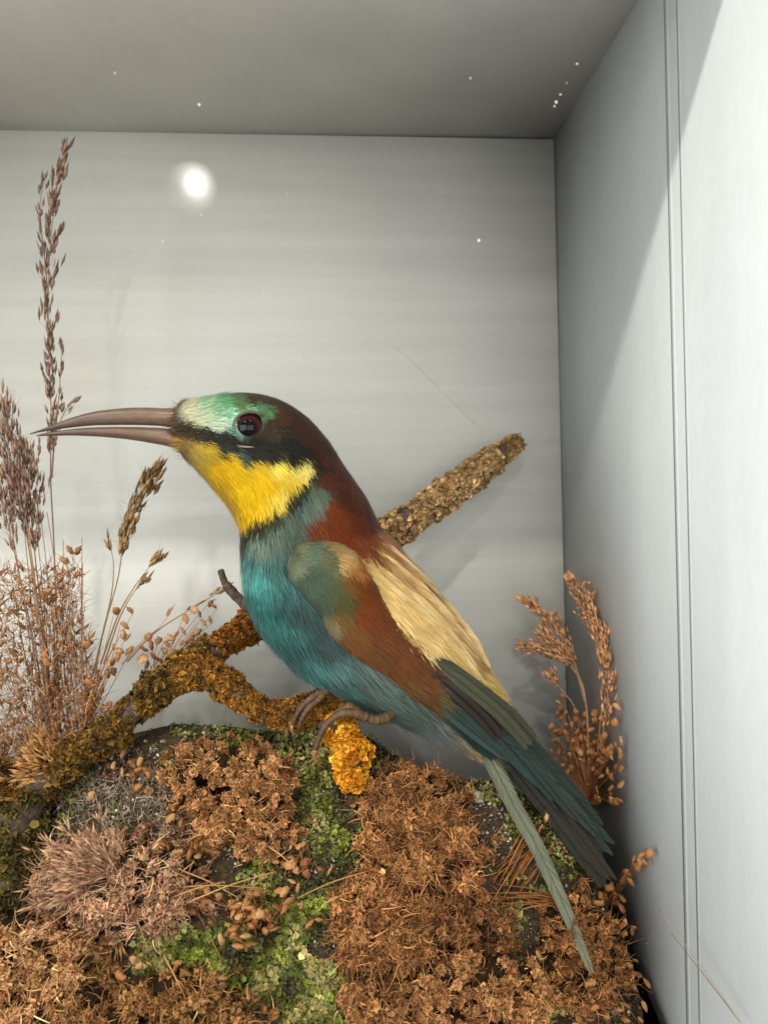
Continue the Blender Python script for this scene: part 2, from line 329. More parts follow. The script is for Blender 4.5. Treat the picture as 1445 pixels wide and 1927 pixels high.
WING = [(535,1048,(165,168,136)),(556,1050,(92,102,80)),(612,1044,(92,94,66)),(548,1060,(118,128,102)),(560,1034,(124,124,92)),(582,1040,(90,106,86)),(600,1080,(70,86,66)),(580,1100,(72,88,70)),(630,1110,(74,80,50)),(600,1132,(66,80,62)),(640,1130,(84,75,40)),(654,1092,(112,72,30)),(622,1030,(150,124,80)),(640,1050,(176,144,92)),(667,1062,(152,100,50)),(682,1100,(118,58,21)),(680,1150,(118,56,24)),(640,1165,(108,80,46)),(652,1195,(122,76,40)),(720,1200,(112,62,37)),(740,1240,(112,62,34)),(790,1270,(108,65,39)),(800,1300,(102,68,40)),(700,1240,(112,70,42)),(842,1270,(102,96,65)),(870,1290,(92,92,62)),(830,1312,(96,86,55)),(850,1340,(52,60,46)),(900,1320,(68,76,56)),(930,1342,(58,68,54)),(880,1362,(32,60,56)),(760,1290,(112,75,45)),(616,1060,(88,90,64)),(700,1130,(116,58,24)),(625,1175,(120,110,80)),(960,1380,(40,58,54))]
def shift(L):
    out = []
    for u, v, (r, g, b) in L:
        if r > 1.5*b and r < 130: r, g, b = r*.93, g*.96, b*.86                  # warm browns
        elif r > 180 and g > 140 and b < 112: g, b = min(g*1.055, 255), b*1.1   # clear yellow
        elif b > r*1.15: r, g, b = r*.98, g*.92, b*.82
        out.append((u, v, (r, g, b)))
    return out
col_body = soft_voronoi(shift(BODY)); col_wing = soft_voronoi(shift(WING))
GAIN = .84
class Loft:
    """closed body of oval cross-sections; rows: (u, v) of the back edge, (u, v) of the belly edge, half-width, depth of the middle"""
    def __init__(s, rows, power=2.2):
        s.R = np.array([[*a, *b, w, c] for a, b, w, c in rows], float); s.pw = power
    def at(s, t, th):
        """t 0..1 along, th angle (0 = back edge, pi/2 = towards camera)"""
        n = len(s.R); E = np.vstack([2*s.R[0]-s.R[1], s.R, 2*s.R[-1]-s.R[-2]]); x = np.clip(t, 0, 1)*(n-1-1e-6); i = x.astype(int); f = (x-i)[:, None]
        a, b, c, d = E[i], E[i+1], E[i+2], E[i+3]
        q = .5*((2*b)+(-a+c)*f+(2*a-5*b+4*c-d)*f**2+(-a+3*b-3*c+d)*f**3)
        cs, sn = np.cos(th), np.sin(th); e = 2/s.pw
        cs = np.sign(cs)*np.abs(cs)**e; sn = np.sign(sn)*np.abs(sn)**e
        mid = (q[:, :2]+q[:, 2:4])/2; h = (q[:, :2]-q[:, 2:4])/2
        return np.concatenate([mid+h*cs[:, None], (q[:, 5]+q[:, 4]*sn)[:, None]], 1)
    def frame(s, t, th):
        e = 1e-3; p = s.at(t, th); dt = s.at(np.minimum(t+e, 1), th)-s.at(np.maximum(t-e, 0), th); dh = s.at(t, th+e)-s.at(t, th-e)
        D = unit(dt); N = unit(np.cross(dh, dt)); 
        # outward
        t2 = np.clip(t, 0, 1); c = .5*(s.at(t2, np.zeros_like(th))+s.at(t2, np.full_like(th, np.pi)))
        N = np.where(((p-c)*N).sum(-1, keepdims=True) < 0, -N, N)
        return p, D, N
    def mesh(s, nt=60, nh=36):
        t, h = np.meshgrid(np.linspace(0, 1, nt), np.linspace(0, 2*np.pi, nh, endpoint=False), indexing='ij'); P = s.at(t.ravel(), h.ravel())
        i, j = np.meshgrid(np.arange(nt-1), np.arange(nh), indexing='ij'); j2 = (j+1) % nh
        Q = np.stack([i*nh+j, i*nh+j2, (i+1)*nh+j2, (i+1)*nh+j], -1).reshape(-1, 4); n = len(P)
        P = np.concatenate([P, P[:nh].mean(0)[None], P[-nh:].mean(0)[None]]); a = np.arange(nh); b = (a+1) % nh
        T = np.concatenate([np.stack([a, b, np.full(nh, n)], -1), np.stack([n-nh+b, n-nh+a, np.full(nh, n+1)], -1)])
        return P, [Q, T]
body = Loft([((345,786),(340,846),24,0),((357,771),(354,862),42,0),((400,758),(377,884),60,0),((460,748),(406,917),72,0),((520,756),(432,948),80,0),((570,783),(449,975),84,0),((614,828),(459,1000),87,0),((648,880),(462,1036),91,0),((686,935),(464,1074),100,0),((714,990),(469,1114),110,0),((748,1030),(481,1152),118,0),((796,1088),(499,1187),122,0),((836,1140),(528,1225),120,0),((868,1190),(572,1268),113,0),((898,1238),(642,1306),98,0),((922,1272),(712,1338),80,0),((944,1310),(780,1370),60,0),((964,1350),(850,1402),42,0),((985,1385),(905,1424),25,0),((1004,1418),(940,1448),12,0)])
bird = empty('bird', bw(np.array([640., 1340., 0.])))
tag(bird, 'stuffed bee-eater with yellow throat and turquoise breast perched on the lichen branch', 'bird')
P, Fc = body.mesh(80, 40); P[:, 2] *= .97
obj('body', bw(P), Fc, M['body'], bird, col_body(*proj(P))*.8, True)
EYE = unp(473., 807., 50.); ER = 31.
def plumage(loft, colf, n, prof, seed_front=.82, skip=None, streak=.22):
    """small overlapping body feathers as fine barbs; prof(u, v) -> length, width, lift"""
    t = rng.random(n); th = np.where(rng.random(n) < seed_front, rng.uniform(-.12, np.pi+.12, n), rng.uniform(np.pi, 2*np.pi, n))
    p, D, N = loft.frame(t, th)
    if skip is not None: k = skip(p); p, D, N = p[k], D[k], N[k]
    n = len(p); jit = rng.normal(0, 3.5, (n, 2)); pu, pv = proj(p); c = colf(pu+jit[:, 0], pv+jit[:, 1])*GAIN
    # clumped streaks along the feather flow: shafts and overlaps
    X = np.cross(D, N); q = np.stack([(p*X).sum(-1)/4.5, (p*D).sum(-1)/30, p[:, 2]/30], -1)
    st = vnoise(q+31.7); st2 = vnoise(p/26+7.7)
    g_ = c.mean(1, keepdims=True); blue = (c[:, 2:3] > c[:, 0:1]*1.2); c = np.clip(g_+(c-g_)*np.where(blue, .86, 1.03), .001, 1)*np.exp((streak*np.where(blue[:, 0], 4.2, 2.0))*(st-.5)+np.where(blue[:, 0], .75, .30)*(st2-.5))[:, None]
    c = np.clip(c*np.exp(.10*rng.standard_normal((n, 1)))*(1+.04*rng.standard_normal((n, 3))), .001, .9)
    L, Wd, lf = prof(pu, pv); L = L*rng.uniform(.6, 1.3, n)
    D = unit(D+.10*rng.standard_normal((n, 3))+.18*(vnoise(p/14+3.1)-.5)[:, None]*X*2)
    lf = lf*rng.uniform(.2, 1.8, n)
    return ribbons(bw(p), unit(bw(p+D)-bw(p)), unit(bw(p+N)-bw(p)), L*SC, Wd*SC, c, lf, -lf*1.3, 3, np.clip(c*1.12, 0, .95))
def prof_body(u, v):
    head = np.clip((v-860+(u-420)*-.2)/140, 0, 1)                      # 0 on the head, 1 on the body
    face = np.clip((900-v)/100, 0, 1)*np.clip((600-u)/60, 0, 1)
    L = 10+17*head+4*(1-face); Wd = 1.0+.35*head
    throat = ((v > 850) & (u < 560) & (v < 1000)); L = np.where(throat, 22, L); L = np.where((u > 690) & (v > 1030), 40, L); fore = (u < 420) & (v < 810); L = np.where(fore, 17, L)
    return L, Wd, np.where(throat | fore, .22, .13)
skip_body = lambda p: ~(((p[:, 0]-EYE[0]-3)**2+((p[:, 1]-EYE[1]-2)*1.05)**2 < 35**2) & (p[:, 2] > 0)) 
WR0 = [((545,1046),(541,1058),5,96),((562,1026),(546,1090),16,106),((610,1021),(570,1118),22,113),((654,1034),(600,1158),25,115),((692,1082),(622,1196),26,114),((732,1150),(662,1234),26,108),((782,1206),(714,1270),25,98),((836,1256),(770,1312),23,86),((890,1286),(822,1344),20,72),((938,1322),(862,1376),16,56),((976,1372),(905,1412),10,42)]
WC = smooth_path([[(a[0]+b[0])/2, (a[1]+b[1])/2, math.hypot(a[0]-b[0], a[1]-b[1])/2] for a, b, _, _ in WR0[1:]], 60)
def under_wing(p):
    u, v = proj(p); m = np.zeros(len(p), bool)
    for c in WC: m |= (u-c[0])**2+(v-c[1])**2 < (c[2]*.86)**2
    return m & (p[:, 2] > 0)
parts = [plumage(body, col_body, 200000, prof_body, skip=lambda p: skip_body(p) & ~under_wing(p))]
# white fleck under the eye
k = 5; r0 = np.stack([rng.uniform(455, 475, k), rng.uniform(850, 855, k), np.full(k, 83.)], -1)
parts.append(ribbons(bw(r0), np.tile(unit(AX+.06*AV), (k, 1)), np.tile(unit(AW), (k, 1)), 26*SC*rng.uniform(.6, 1.1, k), 0.8*SC, np.tile(lin((165, 150, 112)), (k, 1)), .05))
# bristles over the beak base
k = 1500; th = rng.uniform(0, 2*np.pi, k); tt = rng.uniform(0, .085, k); p, D, N = body.frame(tt, th); D = unit(-D*.9+.25*rng.standard_normal((k, 3)))
cb = jitter(lin((78, 58, 38)), k, .35); cb[p[:, 1] > 838] = jitter(lin((170, 130, 55)), k, .2)[p[:, 1] > 838]
parts.append(ribbons(bw(p), unit(bw(p+D)-bw(p)), unit(bw(p+N)-bw(p)), 32*SC*rng.uniform(.35, 1.15, k), 1.2*SC, cb, .10, -.25))
# loose belly and undertail fluff
k = 700; s = rng.random(k); r0 = np.stack([640+280*s, 1306+112*s+rng.normal(0, 4, k), rng.uniform(-25, 40, k)*(1-.5*s)], -1); D = unit(np.stack([np.full(k, .8), .55+.25*rng.standard_normal(k), .2*rng.standard_normal(k)], -1))
cf = col_body(r0[:, 0], r0[:, 1]-6)*GAIN*np.exp(.2*rng.standard_normal((k, 1)))
parts.append(ribbons(bw(r0), unit(bw(r0+D)-bw(r0)), np.tile(unit(AW), (k, 1)), 34*SC*rng.uniform(.5, 1.2, k), 2*SC, np.clip(cf, 0, .9), .1, .1))
V, Fc, C = join(parts); tag(obj('plumage', V, Fc, M['plume'], bird, C), kind='stuff')

# beak
def mandible(name, top, bot, hw, c0, c1):
    n = 40; T = smooth_path(top, n); B = smooth_path(bot, n); mid = (T+B)/2; h = (T-B)/2; seg = 16; th = np.linspace(0, 2*np.pi, seg, endpoint=False); wv = smooth_path([[x] for x in hw], n)[:, 0]
    cs = np.cos(th); sn = np.sin(th); sn = np.sign(sn)*np.abs(sn)**.8
    V = np.concatenate([mid[:, None]+h[:, None]*cs[None, :, None], (wv[:, None]*sn[None])[..., None]], -1)
    i, j = np.meshgrid(np.arange(n-1), np.arange(seg), indexing='ij'); j2 = (j+1) % seg
    Q = np.stack([i*seg+j, i*seg+j2, (i+1)*seg+j2, (i+1)*seg+j], -1).reshape(-1, 4)
    e = np.arange(seg)[None]+(n-1)*seg
    t = np.repeat(np.linspace(0, 1, n), seg)[:, None]; c = lin(c0)*(1-t)+lin(c1)*t
    c = c*(1+.25*(fbm(V.reshape(-1, 3)/np.array([30, 6, 6.]))-.5))[:, None]
    return obj(name, bw(V.reshape(-1, 3)), [Q, e], M['beak'], bird, c, True)
ub = mandible('upper_mandible', [(356,775),(325,778),(290,777.5),(254,779),(220,783),(190,788.5),(157,799),(125,812),(104,821),(83,829)], [(356,819),(325,812),(290,810.5),(254,810.5),(220,811.5),(190,813),(157,817),(125,822),(104,826),(83,831)], [30,22,18,16,14,12,10,7,4.5,1.5], (116, 90, 70), (78, 64, 58))
lb = mandible('lower_mandible', [(356,822),(325,815.5),(290,814),(254,814),(220,815),(190,816.5),(157,820),(125,825),(110,828),(94,832)], [(356,857),(325,848),(290,842),(254,837),(220,834),(190,832.5),(157,832),(125,833),(110,833.5),(94,834)], [27,20,16,14,12,10,8,5.5,4,1.5], (112, 84, 66), (72, 58, 52))
# eye: dark pupil inside a deep red iris, wet front
def eye_mat():
    m = bpy.data.materials.new('eye'); m.use_nodes = True; nt = m.node_tree; N, L = nt.nodes, nt.links; b = N['Principled BSDF']
    b.inputs['Roughness'].default_value = .08; b.inputs['Specular IOR Level'].default_value = .22
    a = N.new('ShaderNodeAttribute'); a.attribute_name = 'Col'; L.new(a.outputs['Color'], b.inputs['Base Color']); return m
M['eye'] = eye_mat(); M['lid'] = mat('eyelid', (.13, .105, .07), .7, .2, noise=(2500, .4, (1, 1, 1)), bump=(3500, .6, (1, 1, 1), .0003))
t, h = np.meshgrid(np.linspace(0, np.pi, 33), np.linspace(0, 2*np.pi, 40, endpoint=False), indexing='ij'); t, h = t.ravel(), h.ravel()
L3 = np.stack([np.sin(t)*np.cos(h), np.sin(t)*np.sin(h), np.cos(t)], -1); g = unit(np.array([-.12, .06, 1.])); ang = np.degrees(np.arccos(np.clip(L3 @ g, -1, 1)))
ce = np.where(ang[:, None] < 27, lin((8, 5, 6)), np.where(ang[:, None] < 47, lin((52, 18, 20)), lin((22, 12, 12)))); mix = np.clip((ang-25)/9, 0, 1)[:, None]; ce = np.where((ang < 34)[:, None], lin((8, 5, 6))*(1-mix)+lin((52, 16, 19))*mix, ce)
i, j = np.meshgrid(np.arange(32), np.arange(40), indexing='ij'); j2 = (j+1) % 40; Q = np.stack([i*40+j, i*40+j2, (i+1)*40+j2, (i+1)*40+j], -1).reshape(-1, 4)
for sgn in (1, -1):
    P = (EYE+L3*ER)*np.array([1, 1, sgn]); eo = obj('eye', bw(P), [Q], M['eye'], bird, ce, True)
    hh = np.linspace(0, 2*np.pi, 49); er = ER*(.97+.03*np.cos(hh)); rim = np.stack([EYE[0]+2+er*1.05*np.cos(hh)+np.where(np.cos(hh) > .5, (np.cos(hh)-.5)*16, 0), EYE[1]+1+er*.96*np.sin(hh), np.full(49, EYE[2]+22.)-9*(np.cos(hh) > .6)], -1)*np.array([1, 1, sgn])
    V, Qr, Tc, _ = tube(bw(rim), (3.0+2.4*np.clip(np.cos(hh-.6), 0, 1))*SC, 8, .12); obj('eyelid', V, [Qr, Tc], M['lid'], bird, None, True)

# wings
WR = []
for a_, b_, w_w, c_w in WR0:
    m_ = unp(np.array([a_[0], b_[0]]), np.array([a_[1], b_[1]]), np.full(2, c_w+.4*w_w)); WR.append((tuple(m_[0, :2]), tuple(m_[1, :2]), w_w, c_w))
def feather_at(path):
    a = np.array(path, float); return unp(a[:, 0], a[:, 1], a[:, 2])
def feather(name, path, wl, c_edge, c_mid, parent, fl=1.0, n_barb=200, side=1, tilt=0.0, tip=.12):
    """one flight/tail feather: shaft with separate barbs on a thin vane; path of (u, v, w), full width wl"""
    n = 30; P = smooth_path(path, n); T = unit(np.gradient(P, axis=0)); Wv = np.array([0, 0, 1.])+tilt*np.array([.6, -.6, 0]); X = unit(np.cross(T, Wv)); Nn = np.cross(X, T); Nn = np.where(Nn[:, 2:3] < 0, -Nn, Nn)
    s = np.linspace(0, 1, n); prof = np.minimum(1, (s+.02)/.15)**.7*np.where(s > 1-tip, np.sqrt(np.clip(1-((s-(1-tip))/tip)**2, .0, 1)), 1)
    hw = (wl*.5*prof)[:, None]*fl
    V = np.concatenate([P-X*hw-Nn*hw*.18, P-X*hw*.5-Nn*hw*.02, P, P+X*hw*.5-Nn*hw*.02, P+X*hw-Nn*hw*.18]); F5 = []
    for a in range(4):
        i = np.arange(n-1); F5.append(np.stack([a*n+i, a*n+i+1, (a+1)*n+i+1, (a+1)*n+i], -1))
    ce, cm = lin(c_edge)*GAIN, lin(c_mid)*GAIN
    cols = np.concatenate([np.tile(ce, (n, 1)), np.tile((ce+cm)/2, (n, 1)), np.tile(cm, (n, 1)), np.tile((ce+cm)/2, (n, 1)), np.tile(ce, (n, 1))])*.7
    parts = [(bw(V), F5, cols)]
    for sd in (-1, 1):
        b = np.sort(rng.uniform(.02, .985, n_barb)); x = b*(n-1); i = np.minimum(x.astype(int), n-2); f = (x-i)[:, None]; r0 = P[i]*(1-f)+P[i+1]*f; Tt, Xx, Nv = T[i], X[i], Nn[i]; hl = hw[i, 0]*(1-f[:, 0])+hw[i+1, 0]*f[:, 0]
        ln = np.maximum(hl*2.9, 3)*rng.uniform(.9, 1.0, n_barb); D = unit(Tt*.945+sd*Xx*.32)
        cc = np.tile(cm, (n_barb, 1))*np.exp(.12*rng.standard_normal((n_barb, 1))+.3*(vnoise(np.stack([b*22, b*0, b*0+wl], -1))-.5)[:, None]); ct = np.tile(ce, (n_barb, 1))*np.exp(.06*rng.standard_normal((n_barb, 1)))
        parts.append(ribbons(bw(r0+Nv*.8), unit(bw(r0+D)-bw(r0)), unit(bw(r0+Nv)-bw(r0)), ln*SC, 1.7*SC, np.clip(cc, 0, .9), .03, -.12, 3, np.clip(ct, 0, .9)))
    Vt, Qt, Tt_, _ = tube(bw(P+Nn*1.2), np.linspace(1.6, .5, n)*SC, 5); parts.append((Vt, [Qt, Tt_], np.tile(cm*.9, (len(Vt), 1))))
    V, Fc, C = join(parts); return obj(name, V, Fc, M['feather'], parent, C)
def prof_wing(u, v):
    f = np.clip((u-560)/200, 0, 1); return 10+20*f, 1.2+.5*f, np.full(len(u), .07)
FL = [  # path, width, edge colour, middle colour
 ([(700,1225,112),(790,1288,98),(880,1362,78),(960,1420,56)], 34, (56,72,68), (42,54,52)),
 ([(720,1228,114),(800,1285,100),(890,1355,80),(985,1438,54)], 32, (46,64,60), (32,46,44)),
 ([(760,1240,114),(840,1300,98),(930,1380,74),(1019,1471,46)], 34, (52,74,68), (32,48,45)),
 ([(790,1250,112),(870,1310,96),(960,1400,68),(1046,1498,38)], 32, (48,66,61), (28,40,38)),
 ([(820,1262,108),(890,1318,92),(985,1415,60),(1090,1535,26)], 34, (52,66,60), (36,42,38)),
 ([(845,1270,100),(905,1325,84),(1005,1430,50),(1128,1563,16)], 40, (56,66,60), (40,46,42)),
 ([(800,1250,106),(860,1300,104),(910,1345,92),(938,1378,80)], 34, (60,48,36), (26,18,16)),
 ([(815,1240,106),(880,1288,102),(945,1340,90),(996,1394,74)], 36, (72,74,54), (66,68,50)),
]
wings = []
for sgn in (1, -1):
    sh = np.array([0, 0, 0.]) if sgn == 1 else np.array([6, -5, 0.])
    wl = Loft(WR, 2.0)
    wing = empty('wing', bw((np.array([600., 1090., 100.])*np.array([1, 1, sgn])))-np.array(bird.location)); wing.parent = bird; wings.append(wing)
    P, Fc = wl.mesh(50, 28); P = P*np.array([1, 1, sgn])+sh; obj('wing_base', bw(P), Fc, M['body'], wing, col_wing(*proj(P*np.array([1, 1, sgn])))*.8, True)
    V, Fc, C = plumage(wl, col_wing, 56000 if sgn == 1 else 9000, prof_wing, .92, streak=.13)
    if sgn == -1:
        k = 2*PC[1]; V = V.copy(); V[:, 1] = k-V[:, 1]; V += 6*AX-5*AV
    tag(obj('coverts', V, Fc, M['plume'], wing, C), kind='stuff')
    for path, wd, ce, cm in FL:
        for h_ in ((-1, 1) if sgn == 1 else (0,)):                     # neighbours overlap like a closed fan
            o_ = np.array([.62, -.62, 0])*wd*.24*h_; f_ = rng.uniform(.9, 1.1)*(1 if h_ < 1 else .92)
            pp = (feather_at(path)+o_*np.linspace(.4, 1, 4)[:, None]+np.array([0, 0, -2.5*h_]))*np.array([1, 1, sgn])+sh
            feather('flight_feather', pp, wd*(.66 if h_ else 1), np.array(ce)*f_, np.array(cm)*f_*.97, wing, n_barb=340 if sgn == 1 else 60, tip=.22)
    if sgn == 1:
        for a in ([(622,1190,116),(640,1218,112),(668,1240,106)], [(640,1205,116),(660,1232,110),(690,1252,104)], [(612,1170,116),(624,1196,114),(640,1214,112)]):
            feather('covert_feather', feather_at(a), 7, (205,196,165), (150,140,110), wing, n_barb=40)
# golden shoulder feathers, long and silky, lying on the back
tq, hq = rng.random(40000), rng.uniform(.02, np.pi*.6, 40000); pq = body.at(tq, hq); uq, vq = proj(pq)
def surf_w(u, v): return np.array([pq[np.argmin((uq-a)**2+(vq-b)**2), 2] for a, b in zip(u, v)])
ax0, ax1 = np.array([696., 1046.]), np.array([930., 1296.]); axd = ax1-ax0; axn = np.array([axd[1], -axd[0]])/np.linalg.norm(axd)
for k in range(22):
    s0 = (k//4)/5*.58+rng.normal(0, .02); off = (-26, 10, -8, 28)[k % 4]*(1-.35*s0)+rng.normal(0, 3); t_ = np.linspace(s0, min(s0+rng.uniform(.40, .52), 1.04), 5)
    q = ax0+axd*t_[:, None]+axn*(off*(1-.25*t_)+14*np.sin(np.pi*t_))[:, None]; wq = surf_w(q[:, 0], q[:, 1])+np.array([1, 4, 6, 6, 6])
    c = [(222, 192, 132), (212, 178, 114), (226, 200, 142)][k % 3]
    feather('shoulder_feather', unp(q[:, 0], q[:, 1], wq), rng.uniform(20, 26), c, tuple(np.array(c)*.98), bird, n_barb=200, tilt=.35, tip=.6)
# tail
TF = [([(955,1395,6),(1010,1470,4),(1075,1560,2),(1138,1646,0)], 36, (58,54,44), (40,38,32)),
      ([(945,1400,14),(1000,1478,12),(1060,1562,10),(1128,1650,8)], 34, (60,54,42), (42,38,32)),
      ([(935,1405,20),(990,1478,19),(1044,1546,18),(1096,1616,16)], 26, (54,52,42), (38,38,32)),
      ([(960,1385,-8),(1020,1460,-10),(1080,1530,-12),(1132,1600,-14)], 32, (52,64,58), (38,46,42)),
      ([(965,1380,-16),(1030,1455,-18),(1085,1520,-20),(1134,1580,-22)], 32, (54,68,62), (38,48,44))]
for path, wd, ce, cm in TF: feather('tail_feather', feather_at(path), wd, ce, cm, bird, n_barb=380)
st = feather('tail_feather', feather_at([(905,1405,34),(936,1455,44),(966,1515,58),(1008,1590,84),(1048,1676,116),(1082,1755,146),(1114,1834,168)]), 29, (106,108,86), (94,99,78), bird, n_barb=240, tip=.75)
st['label'] = 'long pale green tail streamer hanging in front of the moss'

# feet
def toe(path, r, parent, name='toe', c=(92, 68, 46)):
    P = smooth_path(feather_at(path), 80); rr = smooth_path([[x] for x in r], 80)[:, 0]; rr = rr*(1+.035*np.sign(np.sin(np.linspace(0, 62, 80)))*(1 if name != 'claw' else 0))*(1+.12*(vnoise(np.stack([np.arange(80)/7., np.full(80, r[0]*3.), np.zeros(80)], -1))-.5)*2)
    V, Q, T, _ = tube(bw(P), rr*SC, 10, .05); t = np.repeat(np.linspace(0, 1, 80), 10)[:, None]
    C = lin(c)*(1-.25*t)*np.exp(.9*(fbm(P.repeat(10, 0)/5)-.5))[:, None]; C = np.concatenate([C, C[:2]]); return obj(name, V, [Q, T], M['toe'], parent, C, True)
foot = empty('foot', bw(np.array([650., 1345., 90.]))-np.array(bird.location)); foot.parent = bird
toe([(760,1318,40),(742,1335,62),(728,1350,80),(706,1355,92),(684,1348,98)], [8.5,9,9.5,8.5,8.5], foot, 'leg', (100, 78, 52))
toe([(690,1350,98),(664,1342,104),(638,1345,106),(616,1362,106),(602,1385,106),(594,1410,104)], [8.5,7.8,7,6.2,5.8,5], foot)
toe([(596,1403,104),(592,1422,102),(600,1438,92),(612,1446,80)], [5,4.2,2.6,.6], foot, 'claw', (150, 112, 66))
toe([(682,1347,96),(660,1332,92),(646,1334,96),(634,1342,100),(628,1352,100)], [8,8.5,7.5,6,3], foot, 'toe', (100, 74, 46))
toe([(690,1350,92),(672,1346,70),(660,1352,50)], [8,8,5], foot)
foot2 = empty('foot', bw(np.array([590., 1320., 30.]))-np.array(bird.location)); foot2.parent = bird
toe([(696,1306,-20),(664,1293,20),(638,1291,44),(612,1300,58)], [9,9,8.5,7.5], foot2, 'leg', (70, 48, 32))
toe([(622,1296,54),(598,1306,66),(574,1324,72),(558,1346,72),(550,1366,66)], [7,6.5,6,5.2,4], foot2)
toe([(616,1300,60),(598,1318,74),(580,1334,78),(568,1354,78),(563,1372,72)], [6.5,6,5.6,4.8,3.5], foot2)
toe([(550,1364,68),(550,1376,64),(557,1384,58)], [3.6,2.4,.6], foot2, 'claw', (170, 130, 90))

# ------------------------------------------------------------------ lichen branch
branch = empty('branch', pt(300., 1300., 0.)); tag(branch, 'forked branch crusted with ochre lichen running behind the bird', 'branch')
def limb(name, path, r, n, parent, fl_cols, n_fl, fsize, bump=.10, seg=14, barkmat=None):
    P0 = smooth_path(path, n); rr = smooth_path([[x] for x in r], n)[:, 0]
    W = pt(P0[:, 0], P0[:, 1], P0[:, 2]); W = W+.6e-3*(np.stack([vnoise(W*160+k*9) for k in range(3)], -1)-.5)*2
    rad = rr*SC*(.86+.55*(fbm(W*260)-.5)); V, Q, T, (P, r_, Tn, A, B) = tube(W, rad, seg, bump)
    o = obj(name, V, [Q, T], barkmat or M['bark'], parent, None, True)
    if n_fl:
        x = rng.uniform(0, n-1.001, n_fl); i = x.astype(int); f = (x-i)[:, None]; th = rng.uniform(0, 2*np.pi, n_fl); c = P[i]*(1-f)+P[i+1]*f; nn = np.cos(th)[:, None]*A[i]+np.sin(th)[:, None]*B[i]
        cov = fbm(np.concatenate([c*170], 1)+np.stack([th, th*0, th*0], -1), 2); bl = fbm((c+nn*rad[i][:, None])*330+5, 2)
        keep = cov > (.28 if fl_cols is PALE else .37); c, nn, i, bl = c[keep], nn[keep], i[keep], bl[keep]; m = len(c)
        R = c+nn*(rad[i]*(1.0+.62*np.clip(bl-.28, 0, 1)*rng.uniform(.3, 1.25, m)))[:, None]
        a, b = lin(fl_cols[0]), lin(fl_cols[1]); mixv = np.clip(fbm(R*260+3, 2)*2-.5+.25*rng.standard_normal(m), 0, 1)[:, None]; col = jitter(a*(1-mixv)+b*mixv, m, .28, .06)
        V, Fc, C = flakes(R, nn, fsize*.66*SC*rng.uniform(.45, 1.5, m), col, 1.0, .7); tag(obj('lichen', V, Fc, M['lichen'], o, C), kind='stuff')
    return o
OCH = ((72, 58, 30), (152, 112, 46)); ORG = ((214, 132, 22), (250, 184, 56)); PALE = ((160, 126, 78), (222, 184, 130))
limb('main_limb', [(-30,1560,60),(60,1490,56),(140,1428,46),(220,1368,30),(300,1294,6),(360,1254,-14),(400,1226,-40)], [29,30,29,29,31,31,27], 60, branch, OCH, 19000, 8)
limb('main_limb', [(380,1240,-28),(430,1205,-66),(480,1170,-105),(540,1130,-150)], [27,27,31,30], 40, branch, ((96, 62, 24), (172, 108, 30)), 7500, 8)
limb('main_limb', [(540,1130,-150),(640,1062,-215),(740,1000,-270),(800,960,-300),(870,908,-330),(930,862,-356),(976,830,-372)], [28,30,38,31,37,27,16], 80, branch, PALE, 17000, 8.5)
limb('side_limb', [(335,1262,0),(390,1268,8),(440,1298,14),(490,1336,22),(545,1346,28),(600,1330,30),(650,1312,18)], [30,25,24,22,24,27,22], 60, branch, ((112, 78, 34), (176, 122, 46)), 10500, 8)
limb('main_limb', [(70,1480,50),(30,1560,80),(24,1650,110),(50,1740,130)], [34,42,44,36], 40, branch, ((62, 54, 28), (114, 98, 46)), 9000, 8)
sp = limb('broken_stub', [(628,1350,46),(640,1372,70),(648,1394,78),(660,1418,84),(660,1446,84),(668,1476,80)], [12,25,21,30,23,22], 40, branch, ORG, 7500, 8.5)
sp['label'] = 'stub crusted with bright orange lichen under the foot'
limb('twig', [(468,1142,-70),(440,1116,-62),(424,1098,-58),(415,1074,-52)], [14,11,9,6.5], 24, branch, OCH, 0, 6, .06, 10)

# ------------------------------------------------------------------ moss mound
SIL = np.array([(-200,1470),(0,1445),(100,1430),(200,1400),(260,1378),(330,1362),(420,1366),(520,1378),(600,1368),(690,1384),(740,1420),(790,1446),(850,1468),(930,1470),(1000,1500),(1060,1556),(1110,1640),(1150,1724),(1190,1806),(1235,1910),(1270,2000),(1330,2150)], float)
def sil(u): return np.interp(u, SIL[:, 0], SIL[:, 1])
NU, NT = 230, 150
def mound_w(u, v):
    """depth of the mound's face where it is seen at (u, v)"""
    x = np.clip((v-sil(u))/(1960-1370.), -0.02, 1.2); return -45+290*np.clip(x, 0, None)**.62-.00006*(u-560)**2
def mound_pt(u, v):
    n = fbm(np.stack([u/70, v/70, u*0+1.3], -1), 4)-.5
    return pt(u, v, mound_w(u, v)+46*n)
ug = np.linspace(-180, 1300, NU); tg = np.linspace(0, 1, NT)
U, T_ = np.meshgrid(ug, tg, indexing='ij'); s_ = sil(U); Vv = s_+(2040-s_)*T_; front = mound_pt(U.ravel(), Vv.ravel()).reshape(NU, NT, 3)
nb = 14; back = []
for k in range(1, nb+1):                                              # the far side, falling away to the back board
    f = k/nb; q = front[:, 0].copy(); q[:, 1] = q[:, 1]+(YBACK-.001-q[:, 1])*f; q[:, 2] -= .075*f**1.4; back.append(q)
G = np.concatenate([np.stack(back[::-1], 1), front], 1); nt = G.shape[1]
G[..., 2] = np.maximum(G[..., 2], ZF+.001); G[..., 0] = np.minimum(G[..., 0], XR-.004); G[..., 1] = np.maximum(G[..., 1], YGLASS+.002)
i, j = np.meshgrid(np.arange(NU-1), np.arange(nt-1), indexing='ij'); Q = np.stack([i*nt+j, i*nt+j+1, (i+1)*nt+j+1, (i+1)*nt+j], -1).reshape(-1, 4)
